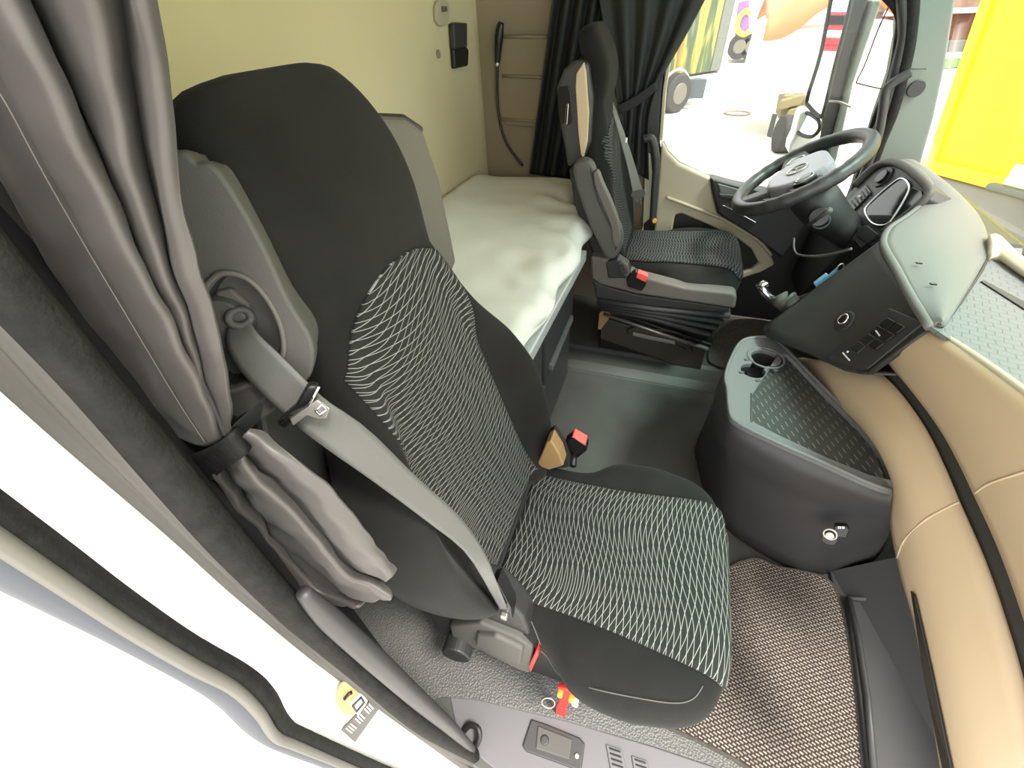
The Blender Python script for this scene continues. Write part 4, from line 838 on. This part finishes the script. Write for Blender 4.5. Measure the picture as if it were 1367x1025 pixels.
for p_, c_ in ((.47, (.45, .33, .04, 1)), (.52, (.06, .10, .02, 1)), (.58, (.03, .05, .025, 1)), (.66, (.20, .26, .10, 1))): x = e.new(p_); x.color = c_
tarp = k.m
greyd = M('grey_trailer_door', (.11, .12, .10), .5); chas = M('dark_chassis', (.05, .05, .05), .6); wpaint = M('truck_white', (.80, .79, .74), .4)
orange = M('orange_tarp', (.50, .19, .08), .6, bump=.3, bs=6); redp = M('red_cab_paint', (.42, .008, .015), .35); purple = M('purple_print', (.22, .10, .36), .5); yelp = M('yellow_paint', (.88, .78, .01), .45, var=.05, vs=2)
orl = M('amber_yellow_paint', (.85, .55, .02), .5); leafm = M('hedge_leaf', (.06, .14, .03), .8, bump=.6, bs=8, var=.5, vs=6); brick = M('red_brick', (.13, .045, .022), .8, var=.2, vs=3); gwall = M('grey_block_wall', (.10, .105, .095), .8, var=.1, vs=1.5); lawn = M('lawn_grass', (.04, .12, .005), .9, bump=.8, bs=30, var=.25, vs=10); yelm = M('yellowed_machinery', (.20, .17, .09), .6)
# trailer with the printed tarp: right-hand corner and the long side coming nearer to the left
A = AY(960, 97, 16.5); B = AY(855, 122, 14.2)
t = thing('tarp_trailer', (A.x, A.y, G), 'trailer with printed green and yellow tarp at the left of the far window', 'trailer')
d = (A-B); d.z = 0; Ld = d.length; d.normalize(); n_ = V((d.y, -d.x, 0)); n_ = n_ if n_.y > 0 else -n_
zb = A.z
prism('tarp_body', [V((A.x, A.y, zb+.06))-d*.42, V((B.x, B.y, zb+.06))-d*2, V((B.x, B.y, zb+.06))-d*2+n_*2.4, V((A.x, A.y, zb+.06))-d*.42+n_*2.4], (0, 0, 2.7), tarp, t, bevel=.03)
prism('end_panel', [V((A.x, A.y, zb+.06))-d*.40, V((A.x, A.y, zb+.06)), V((A.x, A.y, zb+.06))+n_*2.4, V((A.x, A.y, zb+.06))-d*.40+n_*2.4], (0, 0, 2.7), greyd, t, bevel=.03)
prism('corner_post', [V((A.x, A.y, zb))+d*.0-n_*.03, V((A.x, A.y, zb))+d*.12-n_*.03, V((A.x, A.y, zb))+d*.12+n_*2.4, V((A.x, A.y, zb))+n_*2.4], (0, 0, 2.8), wpaint, t, bevel=.02)
prism('side_rail', [V((A.x, A.y, zb))+d*.1-n_*.04, V((B.x, B.y, zb))-d*2-n_*.04, V((B.x, B.y, zb))-d*2+n_*2.4, V((A.x, A.y, zb))+d*.1+n_*2.4], (0, 0, -.22), wpaint, t, bevel=.02)
c0 = (A+B)*.5; prism('chassis', [V((A.x, A.y, zb-.25))-d*.4+n_*.3, V((B.x, B.y, zb-.25))-d*2+n_*.3, V((B.x, B.y, zb-.25))-d*2+n_*2, V((A.x, A.y, zb-.25))-d*.4+n_*2], (0, 0, -.25), chas, t, bevel=.02)
wc = AY(899, 131, 14.9); wheel('wheel', (wc.x, wc.y+.1, G+.46), n_, .46, .4, t, wh_)
wheel('wheel', (wc.x-1.25*d.x, wc.y-1.25*d.y+.1, G+.46), n_, .46, .4, t, wh_)
sb = AY(929, 120, 15.4); prism('side_box', [sb+V((-.25, 0, .25)), sb+V((.25, .1, .25)), sb+V((.25, .1, -.22)), sb+V((-.25, 0, -.22))], n_*.4, M('blue_grey_box', (.07, .09, .11), .5), t, bevel=.02)
tube('mudguard', [V((wc.x, wc.y-.1, G+.46))+d*math.cos(a)*.56+V((0, 0, math.sin(a)*.56)) for a in [math.pi*i/12 for i in range(13)]], .03, offw, t, n=8)
# far trailer with purple print and yellow letter
A = AY(976, 56, 27); B = AY(1018, 52, 27)
t = thing('purple_trailer', (A.x, A.y, G), 'far trailer with purple print and big yellow letter', 'trailer')
prism('body', [A+V((-.1, 0, 0)), B+V((2.2, 0, 0)), B+V((2.2, 2.4, 0)), A+V((-.1, 2.4, 0))], (0, 0, 2.8), wpaint, t, bevel=.03)
prism('print_panel', [AY(x, y, 26.97) for x, y in ((985, 3), (1000, 0), (1000, 46), (981, 48))], (0, .05, 0), purple, t, bevel=0)
tube('yellow_letter', [AY(x, y, 26.9) for x, y in ((1002, 18), (996, 15), (988, 22), (984, 34), (987, 43), (994, 46), (1000, 41))], .11, yel, t, n=8, res=40)
prism('chassis', [A+V((0, .2, -.15)), B+V((1.5, .2, -.15)), B+V((1.5, 2, -.15)), A+V((0, 2, -.15))], (0, 0, -.35), chas, t, bevel=.02)
for x, y in ((987, 62), (1003, 62)): q = AY(x, y, 27.0); wheel('wheel', (q.x, 27.05, q.z), (0, 1, 0), .48, .35, t, wh_)
# white truck with orange tarp
A = AY(1008, 80, 12.2); t = thing('white_truck', (A.x+1, 12, G), 'white truck under a crumpled orange tarp outside the far window', 'truck')
bx0, bx1 = AY(1014, 60, 12.2), AY(1215, 60, 12.2); LT = bx1.x-bx0.x
zt = AY(1060, 38, 12.2).z; zb = AY(1060, 126, 12.2).z
box('body', (bx0.x, 12.2, zb), (bx1.x, 14.6, zt), wpaint, t, bevel=.04)
rings = []
for i in range(33):
    u = i/32; x = bx0.x+.02+(LT+.05)*u; rg = []
    for j in range(13):
        v = j/12; yy = 12.05+2.6*v; h = .10+.5*math.sin(math.pi*v)**.6*(.55+.6*noise.noise(V((u*4, v*2, 2)))) + (.45 if u > .3 else .45*u/.3)
        rg.append(V((x, yy, zt+h-.25*(v < .01)-.18*(v < .01)*math.sin(u*9))))
    rings.append(rg)
loft('tarp', rings, orange, t, closed=False, solid=.05)
prism('rear_chassis', [AY(x, y, 12.15) for x, y in ((1046, 126), (1076, 126), (1076, 160), (1040, 160))], (0, .8, 0), yelm, t, bevel=.04)
for x, y in ((1048, 138), (1062, 134), (1058, 150), (1070, 148)): q = AY(x, y, 12.1); obox('machinery', q, (.12, 0, .03), (0, .1, 0), (.02, 0, .1), yelm, t, bevel=.03)
prism('bumper', [AY(x, y, 12.0) for x, y in ((1038, 160), (1072, 160), (1072, 172), (1034, 172))], (0, .5, 0), offw, t, bevel=.03)
prism('mud_flap', [AY(x, y, 11.9) for x, y in ((1032, 152), (1038, 153), (1030, 184), (1024, 182))], (0, .1, 0), chas, t, bevel=.01)
q = AZ(1045, 203, G); o = wheel('wheel', (q.x, q.y, G+.33), (.98, .17, 0), .33, .42, t, wh_, False)
# side mirror with the red lorry it shows
mr = thing('side_mirror', AY(1120, 100, 2.5), 'dark driver side mirror outside the far window', 'mirror')
prism('housing', [AY(x, y, 2.50) for x, y in ((1136, -40), (1180, -40), (1160, 0), (1135, 80), (1110, 190), (1104, 235), (1082, 235), (1072, 198), (1092, 165), (1098, 150), (1118, 80))], (0, .16, 0), dplas2, mr, bevel=.012)
prism('side_cover', [AY(x, y, 2.49) for x, y in ((1163, 0), (1178, 0), (1140, 110), (1118, 210), (1108, 240), (1098, 240), (1108, 195))], (0, .10, 0), pillar, mr, bevel=.008)
def glassplate(nm, px, y, aim, par, frame_r=.008):
    P = cr([v2(*q) for q in px], 36, True); c = sum(P, V())/len(P); ci = AY(c.x, c.y, y)
    din = (ci-CAM).normalized(); nrm = (V(aim).normalized()-din).normalized()
    W = [PL(p.x, p.y, ci, nrm) for p in P]; o = prism(nm, W, -nrm*.008, mirm, par, bevel=0); tube('mirror_rim', W, frame_r, dplas, par, closed=True, n=8); return ci, nrm
aim = V((-.93, .30, -.055))
cm, nm_ = glassplate('main_glass', ((1117, -30), (1140, -30), (1132, 20), (1114, 90), (1100, 148), (1094, 155), (1080, 142), (1078, 130), (1096, 70)), 2.47, aim, mr)
glassplate('wide_glass', ((1064, 172), (1070, 153), (1078, 151), (1092, 160), (1094, 172), (1084, 182), (1070, 180)), 2.45, V((-.93, .26, -.07)), mr)
prism('wide_housing', [AY(x, y, 2.48) for x, y in ((1060, 180), (1068, 150), (1078, 147), (1098, 160), (1096, 180), (1090, 205), (1052, 205), (1054, 192))], (0, .12, 0), wpaint, mr, bevel=.01)
tube('glass_glint', [AY(1104, 135, 2.44), AY(1120, 136, 2.42), AY(1136, 143, 2.40)], .004, steel, mr, n=8, res=10)  # thin pale curve painting a reflection line on the glass
tube('trim_9', [AY(x, y, 2.262) for x, y in ((1187, 8), (1172, 40), (1155, 85), (1144, 108), (1148, 112), (1178, 119))], .0022, rub, res=30, n=6)['kind'] = 'structure'
def mirrored(px, py, dist):
    r = ray(px, py).normalized(); hit = PL(px, py, cm, nm_); return hit+(r-nm_*2*r.dot(nm_))*dist
rc = mirrored(1114, 42, 48); t = thing('red_lorry', (rc.x, rc.y, G), 'red lorry cab reflected in the driver side mirror', 'lorry')
box('cab', (rc.x-2.2, rc.y-1.2, rc.z-.9), (rc.x, rc.y+1.2, rc.z+1.2), redp, t, bevel=.12)
box('windscreen', (rc.x-.1, rc.y-1.05, rc.z+.35), (rc.x+.02, rc.y+1.05, rc.z+1.0), screenm, t, bevel=.05)
box('number_board', (rc.x, rc.y-.6, rc.z-.35), (rc.x+.03, rc.y+.5, rc.z+.05), offw, t, bevel=.01)
box('bumper', (rc.x-.3, rc.y-1.2, rc.z-1.3), (rc.x+.1, rc.y+1.2, rc.z-.9), redp, t, bevel=.05)
for s in (-1, 1): wheel('wheel', (rc.x-.9, rc.y+s*1.05, G+.48), (0, 1, 0), .48, .35, t, wh_)
# yellow skip lorry ahead of the windscreen
A = AY(1233, 224, 6.6); B = AY(1350, 246, 5.9)
t = thing('yellow_container_truck', (B.x, B.y, G), 'bright yellow container truck seen through the windscreen', 'truck')
d = (B-A); d.z = 0; d.normalize(); n_ = V((-d.y, d.x, 0)); n_ = n_ if n_.y > 0 else -n_
e1 = A+d*5; hgt = 2.6; zb = A.z
loft('container', [[A, e1, e1+n_*2.3, A+n_*2.3], [p+V((0, 0, hgt))-d*.55 for p in (A, e1, e1+n_*2.3, A+n_*2.3)]], yelp, t, smooth=False, bevel=.03)
prism('bottom_rail', [V((p.x, p.y, zb-.02)) for p in (A-n_*.06-d*.02, e1-n_*.06, e1+n_*2.3, A+n_*2.3)], (0, 0, .13), orl, t, bevel=.02)
for s_ in (.02, 1.35, 2.7): prism('side_rib', [A+d*s_-n_*.05, A+d*(s_+.1)-n_*.05, A+d*(s_+.1)+n_*.02, A+d*s_+n_*.02], V((0, 0, hgt))-d*.55, yelp if s_ > .1 else orl, t, bevel=.02)
prism('chassis', [V((p.x, p.y, zb-.03)) for p in (A+n_*.5+d*.3, e1+n_*.5, e1+n_*1.8, A+n_*1.8+d*.3)], (0, 0, -.35), chas, t, bevel=.02)
prism('shade_block', [V((p.x, p.y, zb-.05)) for p in (A+n_*.04+d*.1, e1+n_*.04, e1+n_*2, A+n_*2+d*.2)], (0, 0, -1.0), M('shade_grey', (.20, .20, .18), .7, var=.15, vs=2), t, bevel=.03)  # added grey block, paints the shade and reflection below the container
lp_ = AY(1364, 236, 5.6); obox('number_plate', lp_, d*.10, n_*.015, V((0, 0, .09)), offw, t, bevel=.01)
obox('tail_bar', lp_+V((0, 0, -.13))+d*.4, d*.6, n_*.05, V((0, 0, .03)), greyd, t, bevel=.02)
for s_ in (3.4,): wheel('wheel', (A+d*s_+n_*.35).to_tuple()[:2]+(G+.48,), n_, .48, .35, t, wh_)
# beyond: house, wall, lawn, hedge
hs = thing('brick_house', AY(1290, 40, 34), 'brick house with pale roof edge beyond the yellow truck', 'house')
a, b = AY(1262, 56, 34), AY(1420, 56, 34); z0 = a.z+.3
box('wall', (a.x-3, 34, G), (b.x, 42, z0+1.0), brick, hs, bevel=0)
prism('roof', [V((a.x-3.4, 33.4, z0+1.0)), V((a.x-3.4, 38, z0+4)), V((a.x-3.4, 42.6, z0+1.0))], (b.x-a.x+4, 0, 0), M('brown_roof_tile', (.14, .075, .05), .8, var=.2, vs=2), hs, bevel=0)
box('eaves', (a.x-3.4, 33.35, z0+.85), (b.x, 33.5, z0+1.05), offw, hs, bevel=0)
a, b = AY(1262, 84, 30), AY(1420, 84, 30); gw_ = box('yard_wall', (a.x-3.0, 30, G), (b.x, 30.25, AY(1290, 54, 30).z), gwall, bevel=0); tag(gw_, 'grey block wall in front of the brick house', 'wall')
p4 = [AZ(x, y, G+.02) for x, y in ((1255, 92), (1400, 84), (1400, 74), (1255, 80))]; lw = prism('lawn', p4, (0, 0, .04), lawn, bevel=0); tag(lw, 'green strip of lawn before the grey block wall', 'lawn', kind='stuff')
# ------------------------------------------------------------------ light
W_ = bpy.data.worlds.new('sky'); SC.world = W_; W_.use_nodes = True; nt = W_.node_tree; bg = nt.nodes['Background']
bg.inputs[0].default_value = (1.0, .985, .955, 1); bg.inputs[1].default_value = 2.6
sn = bpy.data.lights.new('sun', 'SUN'); sn.energy = 5; sn.angle = math.radians(14); sn.color = (1, .95, .86); so = bpy.data.objects.new('sun', sn); COL.objects.link(so)
so.rotation_euler = V((-.5, .19, -1.0)).to_track_quat('-Z', 'Y').to_euler()
vs_ = SC.view_settings; vs_.view_transform = 'Standard'; vs_.look = 'None'; vs_.gamma = 1; vs_.use_curve_mapping = False; vs_.exposure = .55
